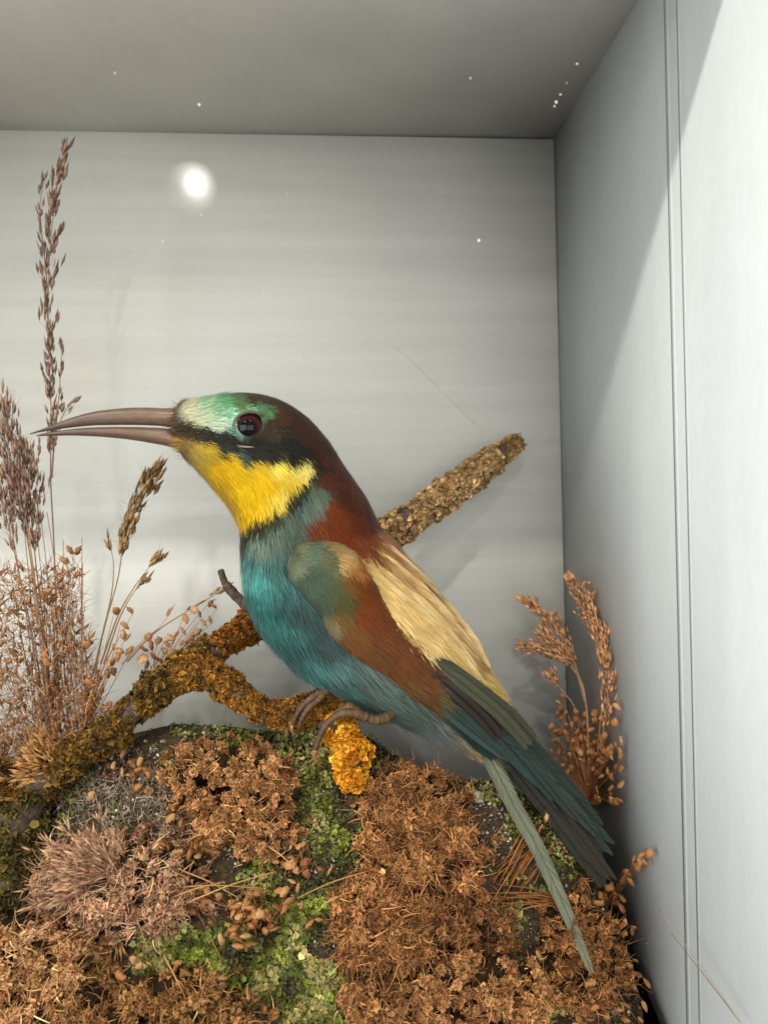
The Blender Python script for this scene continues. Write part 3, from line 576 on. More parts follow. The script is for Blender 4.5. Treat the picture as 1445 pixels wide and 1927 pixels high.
gc = fbm(G.reshape(-1, 3)*300, 3)[:, None]; cs = lin((58, 46, 32))*(1-gc)+lin((86, 74, 56))*gc
mound = empty('moss_mound', pt(600., 1927., 100.)); tag(mound, 'rounded mound of dark earth under lichen and dried moss filling the case bottom', 'mound')
obj('earth', G.reshape(-1, 3), [Q], M['soil'], mound, cs, True)
def on_mound(u, v):
    p = mound_pt(u, v); e = 3.; a = mound_pt(u+e, v)-mound_pt(u-e, v); b = mound_pt(u, v+e)-mound_pt(u, v-e); N = unit(np.cross(a, b)); N = np.where(N[:, 1:2] > 0, -N, N); return p, N
def ell(u, v, c, r): return ((u-c[0])/r[0])**2+((v-c[1])/r[1])**2
def inside(u, v, blobs, edge=.25):
    m = np.zeros(len(u)); nz = fbm(np.stack([u/28, v/28, u*0+8.], -1), 3)-.5
    for c, r in blobs: m = np.maximum(m, 1-np.sqrt(ell(u, v, c, r)))
    return m+edge*2*nz
def scatter(n, u0, u1, v0, v1):
    u = rng.uniform(u0, u1, n); v = rng.uniform(v0, v1, n); k = v > sil(u)+1; return u[k], v[k]
# green leafy lichen
GREEN = [((560,1420),(210,62)),((420,1372),(130,26)),((700,1415),(80,45)),((612,1540),(100,140)),((560,1690),(130,120)),((470,1830),(150,110)),((640,1880),(160,70)),((930,1490),(70,28)),((1060,1600),(60,60)),((1040,1850),(90,60)),((330,1800),(90,70)),((20,1560),(70,130)),((1000,1540),(60,50)),((160,1880),(60,40)),((30,1690),(45,60)),((80,1480),(110,40))]
u, v = scatter(60000, -60, 1180, 1350, 1960); k = inside(u, v, GREEN) > rng.uniform(.02, .25, len(u)); u, v = u[k], v[k]; p, N = on_mound(u, v); n = len(u)
a = fbm(np.stack([u/50, v/50, u*0+3], -1), 3)[:, None]; gcol = np.where(a > .60, lin((146, 144, 98)), np.where(a > .5, lin((108, 118, 58)), np.where(a > .40, lin((78, 88, 42)), lin((66, 66, 46)))))
bright = fbm(np.stack([u/45, v/45, u*0+13], -1), 2) > .68; gcol[bright] = lin((124, 140, 62))
oliv = (u < 110); gcol[oliv] = gcol[oliv]*np.array([1.15, .85, .55])
gcol = gcol*np.array([1.32, 1.18, .85]); ksz = rng.uniform(2.4, 5.6, n)*np.where(v > 1700, 1.35, 1)
V, Fc, C = flakes(p+N*(rng.uniform(-1, 7, n)*SC)[:, None], N, ksz*SC, jitter(gcol, n, .32, .08), .7, .4, 6); tag(obj('green_lichen', V, Fc, M['leaf'], mound, C), kind='stuff')
# grit: small stones and pale crumbs
u, v = scatter(16000, -60, 1260, 1350, 1960); k = rng.random(len(u)) < .25+.9*(inside(u, v, [((560,1376),(260,18)),((760,1425),(40,40)),((900,1490),(90,50)),((960,1580),(60,60)),((230,1480),(150,80)),((1160,1790),(60,160)),((620,1650),(100,100)),((600,1830),(120,80))]) > .1); u, v = u[k], v[k]; p, N = on_mound(u, v); n = len(u)
oc = np.array([[1, 0, 0], [-1, 0, 0], [0, 1, 0], [0, -1, 0], [0, 0, 1], [0, 0, -1]], float); sz = rng.uniform(1.2, 4.2, n)**1.1*SC
Vg = p[:, None]+N[:, None]*(2*SC)+sz[:, None, None]*oc[None]*rng.uniform(.5, 1.3, (n, 6, 1))+.25*sz[:, None, None]*rng.standard_normal((n, 6, 3)); tri = np.array([[0, 2, 4], [2, 1, 4], [1, 3, 4], [3, 0, 4], [2, 0, 5], [1, 2, 5], [3, 1, 5], [0, 3, 5]])
Tg = (np.arange(n)[:, None, None]*6+tri[None]).reshape(-1, 3); pick = rng.random(n)[:, None]; gcl = np.where(pick < .5, lin((88, 78, 66)), np.where(pick < .85, lin((134, 122, 106)), lin((205, 196, 178))))
tag(obj('grit', Vg.reshape(-1, 3), [Tg], M['grit'], mound, np.repeat(jitter(gcl, n, .25), 6, 0)), kind='stuff')
# the pale stone behind the tail
st_ = pt(898., 1512., -5.); t, h = np.meshgrid(np.linspace(0, np.pi, 9), np.linspace(0, 2*np.pi, 12, endpoint=False), indexing='ij'); Ls = np.stack([np.sin(t)*np.cos(h), np.sin(t)*np.sin(h), np.cos(t)], -1).reshape(-1, 3)
Vs = st_+Ls*np.array([17, 14, 24])*SC*(1+.5*(fbm(Ls*1.4+4)-.5))[:, None]; i, j = np.meshgrid(np.arange(8), np.arange(12), indexing='ij'); Q = np.stack([i*12+j, i*12+(j+1) % 12, (i+1)*12+(j+1) % 12, (i+1)*12+j], -1).reshape(-1, 4)
M['stone'] = mat('pale_stone', (.36, .30, .25), .7, .3, noise=(700, .3, (1, 1, 1)), bump=(1200, .6, (1, 1, 1), .0006))
tag(obj('pebble', Vs, [Q], M['stone'], None, None, True), 'small pale pinkish pebble on the mound under the tail', 'pebble')

# dried moss cushions
def moss_clump(c, r, hgt, cols, n, label, L=24, wd=2.4, wild=1.25):
    c0 = mound_pt(np.array([float(c[0])]), np.array([float(c[1])]))[0]; root = empty('moss_clump', c0); tag(root, label, 'moss clump', 'dried brown moss cushions on the mound')
    nl = max(4, int(r[0]*r[1]*3.14/1500)); la = np.sqrt(rng.random(nl)); lt = rng.uniform(0, 2*np.pi, nl); LC = np.stack([c[0]+la*r[0]*np.cos(lt), c[1]+la*r[1]*np.sin(lt)], -1); LR = rng.uniform(26, 46, nl)
    def dome(u, v):
        """overall cushion plus rounded lumps with crevices between"""
        d = ell(u, v, c, r)*(1+.9*(fbm(np.stack([u/40, v/40, u*0+c[0]], -1), 2)-.5)); h = np.sqrt(np.clip(1-d, 0, 1))*hgt*(.5+.5*fbm(np.stack([u/24, v/24, u*0+5+c[1]], -1), 2))
        dl = ((u[:, None]-LC[None, :, 0])**2+(v[:, None]-LC[None, :, 1])**2)/LR[None]**2; k = np.argmin(dl, 1); h = h+LR[k]*1.15*np.sqrt(np.clip(1-dl[np.arange(len(u)), k], 0, 1))*(d < 1.15)
        p, N = on_mound(u, v); off = np.stack([(u-LC[k, 0])/LR[k], 0*u, -(v-LC[k, 1])/LR[k]], -1); N = unit(N+.8*np.clip(off, -1.2, 1.2)); return p+np.array([0, -1, .35])*(h*SC)[:, None], N, np.where((d < 1.15) & (dl[np.arange(len(u)), k] > .9), d+.45, d)
    K = int(n/30); a = np.sqrt(rng.random(K))*1.18; th = rng.uniform(0, 2*np.pi, K); u = c[0]+a*r[0]*np.cos(th); v = c[1]+a*r[1]*np.sin(th); v = np.maximum(v, sil(u)+2)
    p, N, d = dome(u, v); k = ((d < 1.05) | (rng.random(K) < .22)); p, N, u, v = p[k], N[k], u[k], v[k]; K = len(p)
    ax = unit(N*.9+np.array([0, -.5, .35])+.55*rng.standard_normal((K, 3))); hc = p+ax*(rng.uniform(-6, 8, K)*SC)[:, None]
    f = np.clip(fbm(p*330+c[0], 2)*1.6-.3+.22*rng.standard_normal(K), 0, 1)[:, None]; base = lin(cols[0])*(1-f)+lin(cols[1])*f
    q = 30; h = np.repeat(np.arange(K), q); m = K*q; sz = (L*rng.uniform(.55, 1.15, K))[h]; D = unit(ax[h]*rng.uniform(-.2, 1.1, (m, 1))+.95*rng.standard_normal((m, 3)))
    parts = [ribbons(hc[h], D, ax[h]+.3*rng.standard_normal((m, 3)), sz*.66*SC*rng.uniform(.5, 1.1, m), wd*1.35*SC*rng.uniform(.6, 1.3, m), jitter(base[h]*1.1, m, .26, .05), 0, rng.uniform(.2, 4.2, m), 4)]
    m = int(n*(.36 if wd < 2.8 else .2)); k = rng.integers(0, K, m); parts.append(curls(hc[k]+rng.normal(0, 7*SC, (m, 3)), unit(rng.standard_normal((m, 3))+ax[k]*.8), L*1.25*SC*rng.uniform(.4, 1.2, m), 2.1*SC*rng.uniform(.6, 1.2, m), jitter(base[k]*1.3, m, .35, .06), 5, wild))
    if True:                                       # crumbly leafy heads
        m = int(n*(2.2 if wd > 2.8 or cols is RU else 1.5)); k = rng.integers(0, K, m); q = ax[k]+.9*rng.standard_normal((m, 3)); q = unit(q); parts.append(flakes(hc[k]+q*(L*.42*SC*rng.uniform(.3, 1.1, m))[:, None], q, 3.6*SC*rng.uniform(.5, 1.5, m), jitter(base[k]*1.15, m, .26, .05), .9, .9, 5))
    V, Fc, C = join(parts); V[:, 1] = np.maximum(V[:, 1], YGLASS+.001); tag(obj('moss_strands', V, Fc, M['moss'], root, C), kind='stuff')
    g = 22; aa, bb = np.meshgrid(np.linspace(.02, .9, g), np.linspace(0, 2*np.pi, 32, endpoint=False), indexing='ij'); uu, vv = (c[0]+aa*r[0]*np.cos(bb)).ravel(), (c[1]+aa*r[1]*np.sin(bb)).ravel(); vv = np.maximum(vv, sil(uu)+1)
    p, N, d = dome(uu, vv); p = p+np.array([0, 1, 0])*9*SC; p[:, 1] = np.maximum(p[:, 1], YGLASS+.001); i, j = np.meshgrid(np.arange(g-1), np.arange(32), indexing='ij'); Q = np.stack([i*32+j, i*32+(j+1) % 32, (i+1)*32+(j+1) % 32, (i+1)*32+j], -1).reshape(-1, 4)
    obj('moss_base', p, [Q], M['soil'], root, np.tile(lin((50, 37, 24)), (len(p), 1)), True)
RU, RU2, RU3 = ((118, 80, 46), (190, 138, 86)), ((112, 74, 42), (184, 130, 80)), ((136, 90, 50), (204, 152, 100))
moss_clump((430,1482), (125,82), 50, RU3, 7500, 'dense rust brown moss cushion below the fork of the branch', 16, 3.6)
moss_clump((775,1505), (95,66), 40, RU2, 5200, 'topmost shaggy brown moss tuft, just right of the orange lichen stub', 24)
moss_clump((800,1600), (125,72), 40, RU2, 6500, 'dark rusty moss mat left of the straw needles under the tail', 24)
moss_clump((722,1735), (95,100), 42, RU2, 7000, 'wiry moss mat with pale loose threads in the middle of the mound', 26)
moss_clump((850,1740), (90,80), 30, ((92, 60, 34), (154, 106, 64)), 4200, 'deep brown moss hollow left of the pale tail streamer', 24)
moss_clump((900,1860), (130,85), 40, RU3, 6000, 'light tan moss heap at the bottom under the streamer tip', 18, 3.6)
moss_clump((716,1890), (70,60), 30, RU, 3600, 'small brown moss tuft at the bottom edge beside green lichen', 22)
moss_clump((470,1560), (110,45), 26, RU3, 3200, 'narrow orange brown moss fringe under the dense rust cushion', 18, 2.6)
moss_clump((50,1830), (130,120), 40, ((150, 104, 62), (214, 166, 116)), 7000, 'pale tan moss heap in the bottom left corner', 24)
moss_clump((300,1890), (190,70), 36, ((112, 78, 42), (178, 130, 80)), 6500, 'brown moss bank along the bottom edge left of centre', 20, 2.6)
moss_clump((240,1660), (150,90), 44, ((146, 108, 80), (206, 162, 126)), 6200, 'loose pale brown moss under the pale feathery grass tuft', 26)  # paler colours paint in the milky reflection veil of the glass
moss_clump((1080,1790), (75,110), 24, ((108, 72, 40), (168, 116, 68)), 4000, 'brown moss on the right flank beyond the tail streamer', 20)
moss_clump((-10,1480), (120,60), 40, ((64, 48, 18), (120, 86, 30)), 4200, 'olive brown moss at the left edge below the tall grass', 22)
# pale root threads
u, v = scatter(2600, 30, 380, 1440, 1720); k = inside(u, v, [((230,1500),(130,60)),((90,1690),(90,45)),((330,1560),(50,40))]) > .1; u, v = u[k], v[k]; p, N = on_mound(u, v); n = len(u)
V, Fc, C = curls(p+N*6*SC, unit(N*.3+rng.standard_normal((n, 3))), 34*SC*rng.uniform(.4, 1.4, n), 1.3*SC, jitter(lin((176, 160, 138)), n, .2), 6, .5); tag(obj('root_threads', V, Fc, M['straw'], mound, C), kind='stuff')

# ------------------------------------------------------------------ dried grasses
def spikelet_mesh():
    nr, ns = 7, 8; V = [[0, 0, 0]]
    for i in range(1, nr):
        t = i/nr; r = .30*math.sin(math.pi*t**.8)**.8*(1+.12*(i % 2))
        for j in range(ns): a = 2*math.pi*(j+.5*(i % 2))/ns; V.append([r*math.cos(a)*(1+.15*math.cos(2*a)), r*.75*math.sin(a), t])
    V.append([0, 0, 1.03]); T = [[0, 1+(j+1) % ns, 1+j] for j in range(ns)]; Qs = []
    for i in range(nr-2):
        for j in range(ns): a = 1+i*ns; Qs.append([a+j, a+(j+1) % ns, a+ns+(j+1) % ns, a+ns+j])
    a = 1+(nr-2)*ns; T += [[a+j, a+(j+1) % ns, len(V)-1] for j in range(ns)]
    return mesh_data('spikelet', np.array(V), [np.array(Qs), np.array(T)], M['seed'], None, False)
SPK = spikelet_mesh()
SEEDM = [M['seed']]
for nm, c in (('seed_scale_dark', (.28, .11, .035)), ('seed_scale_pale', (.54, .29, .115))):
    SEEDM.append(mat(nm, c, .5, .35, noise=(700, .35, (1, 1, 1)), bump=(1500, .5, (1, 1, 1), .0004)))
SPKS = [SPK]
def crumple(me):
    for v in me.vertices: v.co.x *= 1+rng.normal(0, .16); v.co.y *= 1+rng.normal(0, .16); v.co.z += rng.normal(0, .035)
crumple(SPK)
for m_ in SEEDM[1:]:
    q = SPK.copy(); q.materials.clear(); q.materials.append(m_); crumple(q); SPKS.append(q)
def add_spikelet(root, p, d, L, wide=1.0):
    o = bpy.data.objects.new('spikelet', SPKS[int(rng.choice(3, p=[.55, .25, .2]))]); COL.objects.link(o); o.parent = root
    q = Vector([float(x) for x in d]).to_track_quat('Z', 'Y').to_matrix() @ Matrix.Rotation(rng.uniform(0, 6.28), 3, 'Z')
    mw = Matrix.Translation(Vector([float(x) for x in p-np.array(root.location)])) @ q.to_4x4() @ Matrix.Diagonal((L*wide*rng.uniform(.62, 1.08), L*wide*rng.uniform(.5, 1.0), L, 1)); o.matrix_basis = mw
def stems_obj(root, lines, r, col, name='stem'):
    parts = []
    for ln in lines:
        P = smooth_path(ln, 14); V, Q, T, _ = tube(P, np.linspace(r, r*.5, 14), 5); parts.append((V, [Q, T], np.tile(jitter(lin(col), 1, .2)[0], (len(V), 1))))
    V, Fc, C = join(parts); return obj(name, V, Fc, M['straw'], root, C, True)
def quaking(pts, base, label, w, L=20, wide=1.2, stemcol=(150, 100, 62), group='sprigs of quaking grass seed heads'):
    """a sprig: each hanging oval spikelet is a part, thin stalks run to the base"""
    B0 = pt(float(base[0]), float(base[1]), float(w)); root = empty('quaking_grass', B0); tag(root, label, 'dried grass', group); lines = []
    for k, q in enumerate(pts):
        p = pt(float(q[0]), float(q[1]), w+rng.normal(0, 12)); d = unit(np.array([rng.normal(0, .6), rng.normal(0, .5), rng.choice([-1, .8])*.8])); ll = L*SC*rng.uniform(.75, 1.2)
        add_spikelet(root, p-d*ll*.5, d, ll, wide); mid = (p*.55+B0*.45)+np.array([rng.normal(0, .0012), rng.normal(0, .001), .0015]); lines.append([B0+rng.normal(0, .0008, 3), mid, p-d*ll*.5])
    stems_obj(root, lines, .9*SC, stemcol); return root
def plume(root, path, t0, n, L, wd, spread, col, side=(), fluff=0, pw=1.0, stem_r=1.8):
    """one grass panicle: stalk and slim spikelets hugging its upper part"""
    P0 = smooth_path(path, 60); W = pt(P0[:, 0], P0[:, 1], P0[:, 2]); V, Q, T, _ = tube(W, np.linspace(.5, stem_r, 60)*SC, 6); cc = lin(col)
    obj('stem', V, [Q, T], M['straw'], root, np.tile(cc*.95, (len(V), 1)), True); parts = []
    x = rng.random(n)**pw*t0*59; i = np.minimum(x.astype(int), 58); f = (x-i)[:, None]; c = W[i]*(1-f)+W[i+1]*f; Tn = unit(W[i]-W[i+1]); sd = unit(rng.standard_normal((n, 3))*np.array([1, .7, 1])); sd = unit(sd-Tn*(sd*Tn).sum(-1, keepdims=True))
    prof = .35+.9*np.sin(np.pi*np.clip(x/59/t0, .04, .96))**.7; cl = (.45+1.1*vnoise(np.stack([x/2.6, x*0, x*0+path[0][0]], -1)))
    off = (spread*SC*prof*cl*rng.random(n))[:, None]; p = c+sd*off+Tn*off*1.0; D = unit(Tn*1.0+sd*.30*rng.random((n, 1)))
    parts.append(spindles(p, D, L*SC*rng.uniform(.6, 1.2, n), wd*SC*rng.uniform(.7, 1.2, n), jitter(cc, n, .28, .06)))
    parts.append(ribbons(c, unit(p-c+1e-9), rng.standard_normal((n, 3)), np.linalg.norm(p-c, axis=1), .8*SC, jitter(cc, n, .2), 0, 0, 2))
    if fluff: k = rng.integers(0, n, fluff); parts.append(ribbons(p[k]+D[k]*L*SC*.3, unit(D[k]+.45*rng.standard_normal((fluff, 3))), rng.standard_normal((fluff, 3)), L*1.3*SC*rng.uniform(.5, 1.2, fluff), .7*SC, jitter(cc*1.3, fluff, .2), 0, .2))
    V, Fc, C = join(parts); tag(obj('seed_plume', V, Fc, M['straw'], root, C), kind='stuff')
def spindles(R, D, L, Wd, col):
    n = len(R); D = unit(D); A = unit(np.cross(D, rng.standard_normal((n, 3)))); B = np.cross(D, A); m = R+D*(L*.42)[:, None]; h = (Wd*.5)[:, None]
    V = np.stack([R, m+A*h, m+B*h, m-A*h, m-B*h, R+D*L[:, None]], 1); tri = np.array([[0, 2, 1], [0, 3, 2], [0, 4, 3], [0, 1, 4], [5, 1, 2], [5, 2, 3], [5, 3, 4], [5, 4, 1]])
    return V.reshape(-1, 3), [(np.arange(n)[:, None, None]*6+tri[None]).reshape(-1, 3)], np.repeat(col, 6, 0)
def grass(name, base, w, label, group=None):
    r = empty(name, pt(float(base[0]), float(base[1]), float(w))); tag(r, label, 'dried grass', group); return r
PUR, OLV, TAN, RUST = (146, 116, 98), (146, 116, 74), (186, 146, 108), (190, 140, 98)
g = grass('grass_stalk', (112, 1420), -120, 'tallest slender purplish brown grass plume, reaching high above the beak tip')
plume(g, [(121,288,-130),(104,380,-130),(93,500,-128),(92,640,-126),(97,780,-124),(96,900,-122),(102,1020,-120),(108,1200,-118),(116,1420,-112)], .58, 230, 30, 6.5, 13, PUR)
plume(g, [(84,335,-132),(76,400,-130),(88,520,-128),(92,640,-126)], .8, 26, 26, 6, 6, PUR)
plume(g, [(118,640,-132),(112,740,-130),(104,820,-126),(98,900,-124)], .9, 22, 26, 6, 7, PUR)
plume(g, [(138,755,-128),(120,780,-126),(104,830,-126),(98,900,-124)], .8, 18, 24, 6, 7, PUR)
g = grass('grass_stalk', (70, 1400), -60, 'bushy purplish brown grass plumes cut off at the left edge beside the tall stalk')
for pth in ([(-14,740,-70),(16,850,-70),(40,950,-68),(62,1080,-64),(80,1250,-60),(90,1400,-55)], [(10,770,-60),(30,880,-60),(50,980,-60),(70,1120,-58),(92,1300,-54)], [(52,845,-80),(56,930,-78),(66,1040,-72),(84,1200,-66),(100,1380,-58)], [(-30,800,-50),(0,920,-50),(28,1040,-50),(60,1200,-50),(80,1380,-48)]):
    plume(g, pth, .50, 170, 26, 5.5, 26, PUR, fluff=150)
g = grass('grass_stalk', (165, 1330), -90, 'olive brown grass plume leaning right between the tall stalk and the throat')
plume(g, [(292,884,-96),(270,925,-96),(246,975,-95),(232,1030,-94),(222,1090,-92),(200,1170,-90),(180,1250,-88),(160,1340,-84)], .48, 150, 30, 8, 14, OLV, fluff=110)
plume(g, [(297,1050,-92),(276,1074,-92),(250,1110,-91),(222,1160,-90),(190,1250,-88)], .22, 20, 26, 8, 6, OLV, fluff=16)
plume(g, [(205,1020,-94),(214,1060,-93),(210,1120,-92),(190,1210,-90),(170,1330,-86)], .12, 6, 26, 7, 3, OLV)
plume(g, [(282,1085,-92),(252,1115,-91),(225,1165,-90),(196,1250,-88)], .3, 14, 24, 7, 5, OLV)
g = grass('grass_stalk', (140, 1420), -80, 'thin bare straw stems rising left of the lichen branch')
lines = []
for k in range(26):
    b = np.array([rng.uniform(70, 180), 1420.]); t = np.array([b[0]-rng.uniform(-10, 70), rng.uniform(960, 1200)]); w = rng.uniform(-120, -30)
    lines.append([pt(b[0], b[1], w), pt((b[0]+t[0])/2+rng.normal(0, 6), (b[1]+t[1])/2, w), pt(t[0], t[1], w-10)])
stems_obj(g, lines, 1.3*SC, (160, 112, 84))
# quaking grass
quaking([(132,1034),(147,1036),(121,1054),(139,1071),(126,1078),(114,1092),(92,1112),(101,1126),(88,1130),(110,1145),(104,1160),(82,1120)], (100,1330), 'pinkish quaking grass sprig between the tall stalk and the olive plume', -70)
quaking([(245,1148),(219,1150),(236,1177),(233,1195),(244,1224),(214,1218),(226,1224),(212,1246),(203,1268),(214,1264),(184,1266),(177,1290),(172,1312),(194,1333),(206,1328),(186,1362),(156,1338),(176,1330),(192,1300),(168,1285),(150,1310),(240,1200),(222,1236),(205,1250)], (150,1400), 'quaking grass sprig with round spikelets standing left of the lichen branch', -40)
quaking([(396,1136),(402,1140),(366,1148),(350,1165),(332,1194),(343,1210),(372,1190),(396,1166),(384,1172),(280,1198),(271,1221),(310,1224),(298,1206),(276,1252),(320,1200),(355,1205),(330,1225),(290,1235),(305,1245),(268,1240),(318,1240),(345,1188),(362,1200),(285,1215),(315,1212),(376,1155)], (290,1300), 'quaking grass spray lying above the lichen branch beside the breast', -60, 19)
g = grass('grass_stalk', (300, 1230), -62, 'wispy straw with slim seeds pointing at the twig stub')
plume(g, [(322,1152,-60),(300,1180,-60),(270,1205,-60),(230,1250,-60)], .2, 5, 18, 4, 3, RUST); plume(g, [(428,1100,-70),(400,1122,-68),(350,1152,-64),(290,1192,-62),(240,1245,-60)], .5, 24, 18, 6, 5, OLV)
# clump in the right corner
g = grass('grass_stalk', (1110, 1470), -300, 'reddish brown grass plumes curving up in the right corner of the case', None)
for pth, t0, n in (([(1074,1094,-330),(1104,1150,-330),(1128,1196,-326),(1140,1260,-320),(1132,1330,-312),(1118,1470,-300)], .62, 150), ([(1092,1100,-336),(1112,1130,-334),(1126,1180,-330)], .8, 12), ([(988,1128,-330),(1036,1168,-330),(1066,1216,-326),(1088,1270,-320),(1104,1340,-312),(1110,1470,-300)], .55, 80), ([(990,1214,-330),(1034,1226,-328),(1076,1258,-324),(1100,1310,-318),(1108,1470,-300)], .50, 70), ([(1022,1190,-334),(1050,1222,-330),(1082,1262,-326),(1100,1320,-318)], .6, 34), ([(1038,1274,-325),(1056,1298,-322),(1080,1330,-316),(1104,1400,-306)], .3, 12), ([(1144,1280,-330),(1140,1340,-322),(1130,1400,-312)], .8, 30)):
    plume(g, pth, t0, int(n*2.1), 26, 6.5, 15, RUST, fluff=n)
pts_ = [(1052,1378),(1044,1395),(1050,1410)]+[(rng.normal(1102, 36), rng.normal(1430, 46)) for _ in range(150)]+[(1062+rng.normal(0, 10), 1330+rng.normal(0, 14)) for _ in range(5)]
quaking([(min(max(a, 1036), 1168), min(b, 1508)) for a, b in pts_], (1110,1510), 'dense quaking grass cluster at the foot of the reddish plumes in the right corner', -290, 20)
quaking([(1221,1606),(1206,1609),(1192,1618),(1214,1624),(1199,1632),(1180,1644),(1172,1656),(1186,1660),(1165,1672),(1152,1690),(1160,1700),(1205,1620),(1150,1668),(1170,1690)], (1120,1730), 'small orange brown quaking grass sprig leaning against the white side board', -170, 20)
# seed heads lying on the mound
def on_seeds(c, r, n, label, L=19):
    u = rng.normal(c[0], r[0]*.5, n); v = np.maximum(rng.normal(c[1], r[1]*.5, n), sil(np.full(n, c[0]))+4); p, N = on_mound(u, v); root = empty('quaking_grass', p.mean(0)); tag(root, label, 'dried grass', 'sprigs of quaking grass seed heads'); lines = []; p = p+N*(rng.uniform(18, 46, n)*SC)[:, None]
    for q, nn in zip(p, N):
        d = unit(rng.standard_normal(3)*np.array([1, .5, .8])-nn*.2); ll = L*SC*rng.uniform(.75, 1.2); q[1] = max(q[1], YGLASS+.004); add_spikelet(root, q-d*ll*.5, d, ll, 1.05); lines.append([q-d*ll*.5+(p.mean(0)-q)*rng.uniform(.2, .5)+rng.normal(0, .003, 3)-nn*.004, q-d*ll*.9-nn*.002, q-d*ll*.5])
    stems_obj(root, lines, .9*SC, (140, 92, 54))
on_seeds((290,1615), (75,42), 54, 'seed head cluster at the foot of the pale feathery grass tuft')
on_seeds((460,1715), (100,57), 70, 'orange brown seed heads scattered below the rust moss in the centre left')
on_seeds((420,1565), (87,37), 48, 'seed heads along the lower edge of the dense rust cushion')
on_seeds((140,1760), (57,82), 41, 'pale tan seed heads at lower left above the bottom corner heap')
on_seeds((255,1468), (62,30), 19, 'few round tan seed heads just below the lower end of the branch')
on_seeds((560,1625), (50,27), 19, 'loose seed heads on green lichen right of the rust cushion')
on_seeds((1120,1830), (75,137), 96, 'dense seed heads on the right flank against the side board')
on_seeds((880,1860), (112,87), 73, 'seed heads in the tan moss at the bottom under the streamer')
on_seeds((1020,1530), (50,27), 12, 'orange seed heads showing between the streamer and the tail')
on_seeds((130,1345), (75,50), 35, 'seed heads crowded at the foot of the tall stalk')
on_seeds((330,1880), (137,62), 64, 'brown seed heads along the bottom edge left of centre')
# brown tangle behind the branch at the left
g = grass('grass_tangle', (70, 1440), -80, 'dense tangle of brown dried stems filling the left edge behind the branch')
n = 4600; vv_ = 1470-400*rng.random(n)**1.7; uu_ = rng.uniform(-60, 200, n)-(1470-vv_)*.12; ww = rng.uniform(-150, -10, n); p = pt(uu_, vv_, ww); D = unit(np.stack([rng.normal(0, .6, n), rng.normal(0, .4, n), rng.uniform(.1, 1.2, n)], -1))
k = rng.integers(0, n, 1500); parts = [curls(p, D, 46*SC*rng.uniform(.4, 1.3, n), 1.7*SC, jitter(lin((160, 118, 80)), n, .35), 5, .35), spindles(p[k], unit(D[k]+.5*rng.standard_normal((1500, 3))), 22*SC*rng.uniform(.5, 1.2, 1500), 6*SC*rng.uniform(.5, 1.2, 1500), jitter(lin((160, 112, 68)), 1500, .3))]
V, Fc, C = join(parts); tag(obj('tangled_strands', V, Fc, M['straw'], g, C), kind='stuff')
quaking([(rng.uniform(-20, 190), rng.uniform(1210, 1420)) for _ in range(20)], (90,1450), 'quaking grass seed heads caught in the brown tangle at the left edge', -40, 19)
# feathery tufts
def tuft(c, w, dirs, n, L, col, label, wd=4.5, fl=260):
    r = empty('grass_tuft', pt(float(c[0]), float(c[1]), float(w))); tag(r, label, 'dried grass'); parts = []; o = pt(float(c[0]), float(c[1]), float(w))
    a = np.radians(rng.uniform(dirs[0], dirs[1], n)); D = unit(np.stack([np.cos(a), -rng.uniform(-.1, .8, n), np.sin(a)], -1)); ll = L*SC*rng.uniform(.5, 1.1, n); cc = jitter(lin(col), n, .22, .05)
    o_ = o+rng.normal(0, 6*SC, (n, 3)); parts.append(ribbons(o_, D, rng.standard_normal((n, 3)), ll, 1.2*SC, cc, 0, .3, 4))
    m = n*5; k = rng.integers(0, n, m); tt = rng.uniform(.45, 1, m)[:, None]; parts.append(spindles(o_[k]+D[k]*ll[k][:, None]*tt*.92, unit(D[k]+.22*rng.standard_normal((m, 3))), 26*SC*rng.uniform(.6, 1.2, m), wd*SC*rng.uniform(.6, 1.1, m), jitter(lin(col), m, .25, .05)))
    parts.append(ribbons(o_[k]+D[k]*ll[k][:, None]*tt*.9, unit(D[k]+.4*rng.standard_normal((m, 3))), rng.standard_normal((m, 3)), 30*SC, .8*SC, jitter(lin(col)*1.2, m, .2), 0, .3, 3))
    V, Fc, C = join(parts); V[:, 1] = np.maximum(V[:, 1], YGLASS+.001); tag(obj('seed_plume', V, Fc, M['straw'], r, C), kind='stuff')
tuft((235,1650), 175, (95, 205), 64, 150, (186, 146, 114), 'pale feathery grass tuft fanning left on the lower left of the mound')
tuft((120,1450), 60, (110, 190), 26, 100, (178, 130, 76), 'short tan grass tuft spreading left under the tall stalk', 6)
tuft((60,1500), 60, (150, 200), 12, 90, (150, 112, 62), 'thin tan grass blades at the left edge under the short tuft', 6)
tuft((215,1720), 150, (240, 290), 14, 90, (190, 140, 84), 'drooping tan grass blades under the pale feathery tuft', 5)
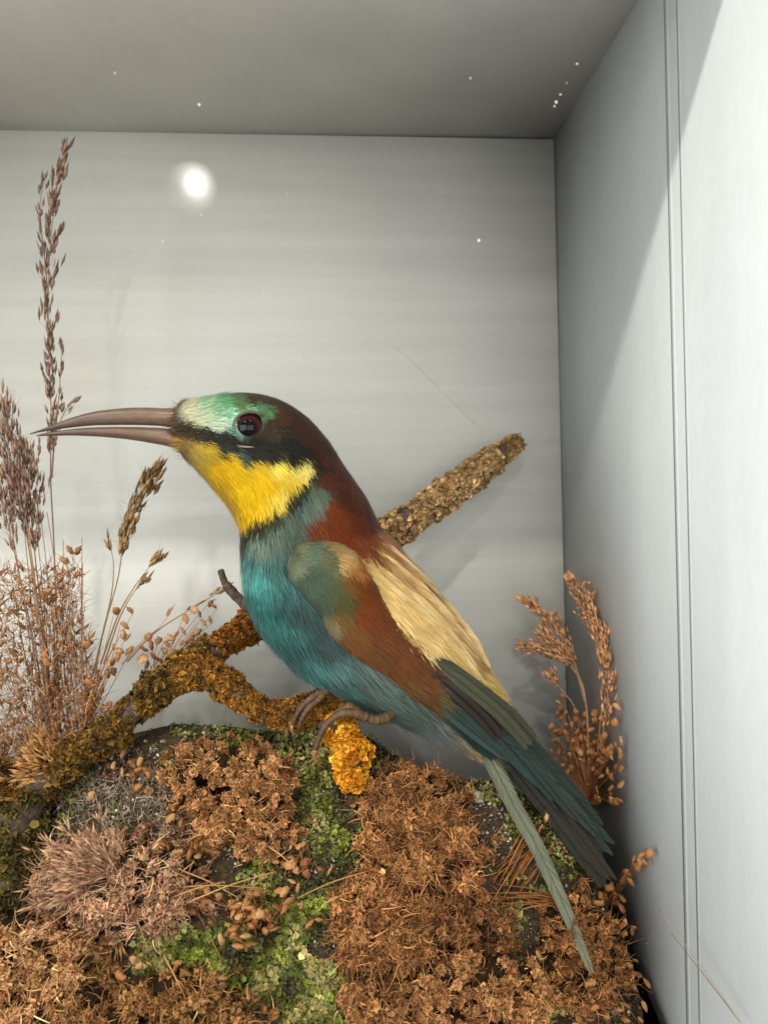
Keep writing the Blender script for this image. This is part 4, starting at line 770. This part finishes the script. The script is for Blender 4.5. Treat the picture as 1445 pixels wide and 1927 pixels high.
# straw needles under the tail
g = grass('straw_needles', (1000, 1590), 60, 'bundle of brown straw needles fanning down left between the two tail ends'); lines = []
for k in range(34):
    a = np.array([1005+rng.normal(0, 16), 1585+rng.normal(0, 14)]); L = rng.uniform(80, 170); th = math.radians(rng.uniform(112, 150)); b = a+L*np.array([math.cos(th), math.sin(th)]); lines.append([pt(a[0], a[1], 40+rng.normal(0, 10)), pt((a[0]+b[0])/2, (a[1]+b[1])/2, 78+rng.normal(0, 10)), pt(b[0], b[1], 88+rng.normal(0, 14))])
for k in range(16):
    a = np.array([1050+rng.normal(0, 10), 1700+rng.normal(0, 10)]); b = a+np.array([-rng.uniform(80, 160), rng.normal(0, 18)]); lines.append([pt(a[0], a[1], 90.), pt((a[0]+b[0])/2, (a[1]+b[1])/2-6, 104.), pt(b[0], b[1], 108.)])
stems_obj(g, lines, 1.5*SC, (150, 98, 50), 'needle')
g = grass('straw_needles', (470, 1640), 90, 'few crossed straw needles lying under the rust moss cushion'); lines = []
for a, b in (((330,1670),(490,1672)),((320,1630),(450,1690)),((420,1660),(300,1700)),((350,1700),(520,1640)),((310,1800),(370,1927)),((240,1690),(280,1790)),((500,1590),(560,1640)),((610,1700),(700,1670)),((640,1760),(760,1740)),((690,1640),(560,1690))):
    wa, wb = mound_w(np.array([float(a[0])]), np.array([float(a[1])]))[0]+48, mound_w(np.array([float(b[0])]), np.array([float(b[1])]))[0]+48
    lines.append([pt(float(a[0]), float(a[1]), wa), pt((a[0]+b[0])/2., (a[1]+b[1])/2-5., (wa+wb)/2+8), pt(float(b[0]), float(b[1]), wb)])
stems_obj(g, lines, 1.4*SC, (186, 140, 84), 'needle')
# straws leaning on the side board
def on_side(u, v, off):
    d = ray(float(u), float(v)); return d/d[0]*(XR-off)
g = empty('straw', on_side(1395, 1925, .003)); tag(g, 'pair of fine straws leaning against the white side board at lower right', 'straw')
stems_obj(g, [[on_side(1400, 1935, .004), on_side(1330, 1835, .007), on_side(1240, 1712, .010)], [on_side(1400, 1935, .004), on_side(1345, 1862, .006), on_side(1262, 1756, .009)]], 1.0*SC, (150, 128, 108))
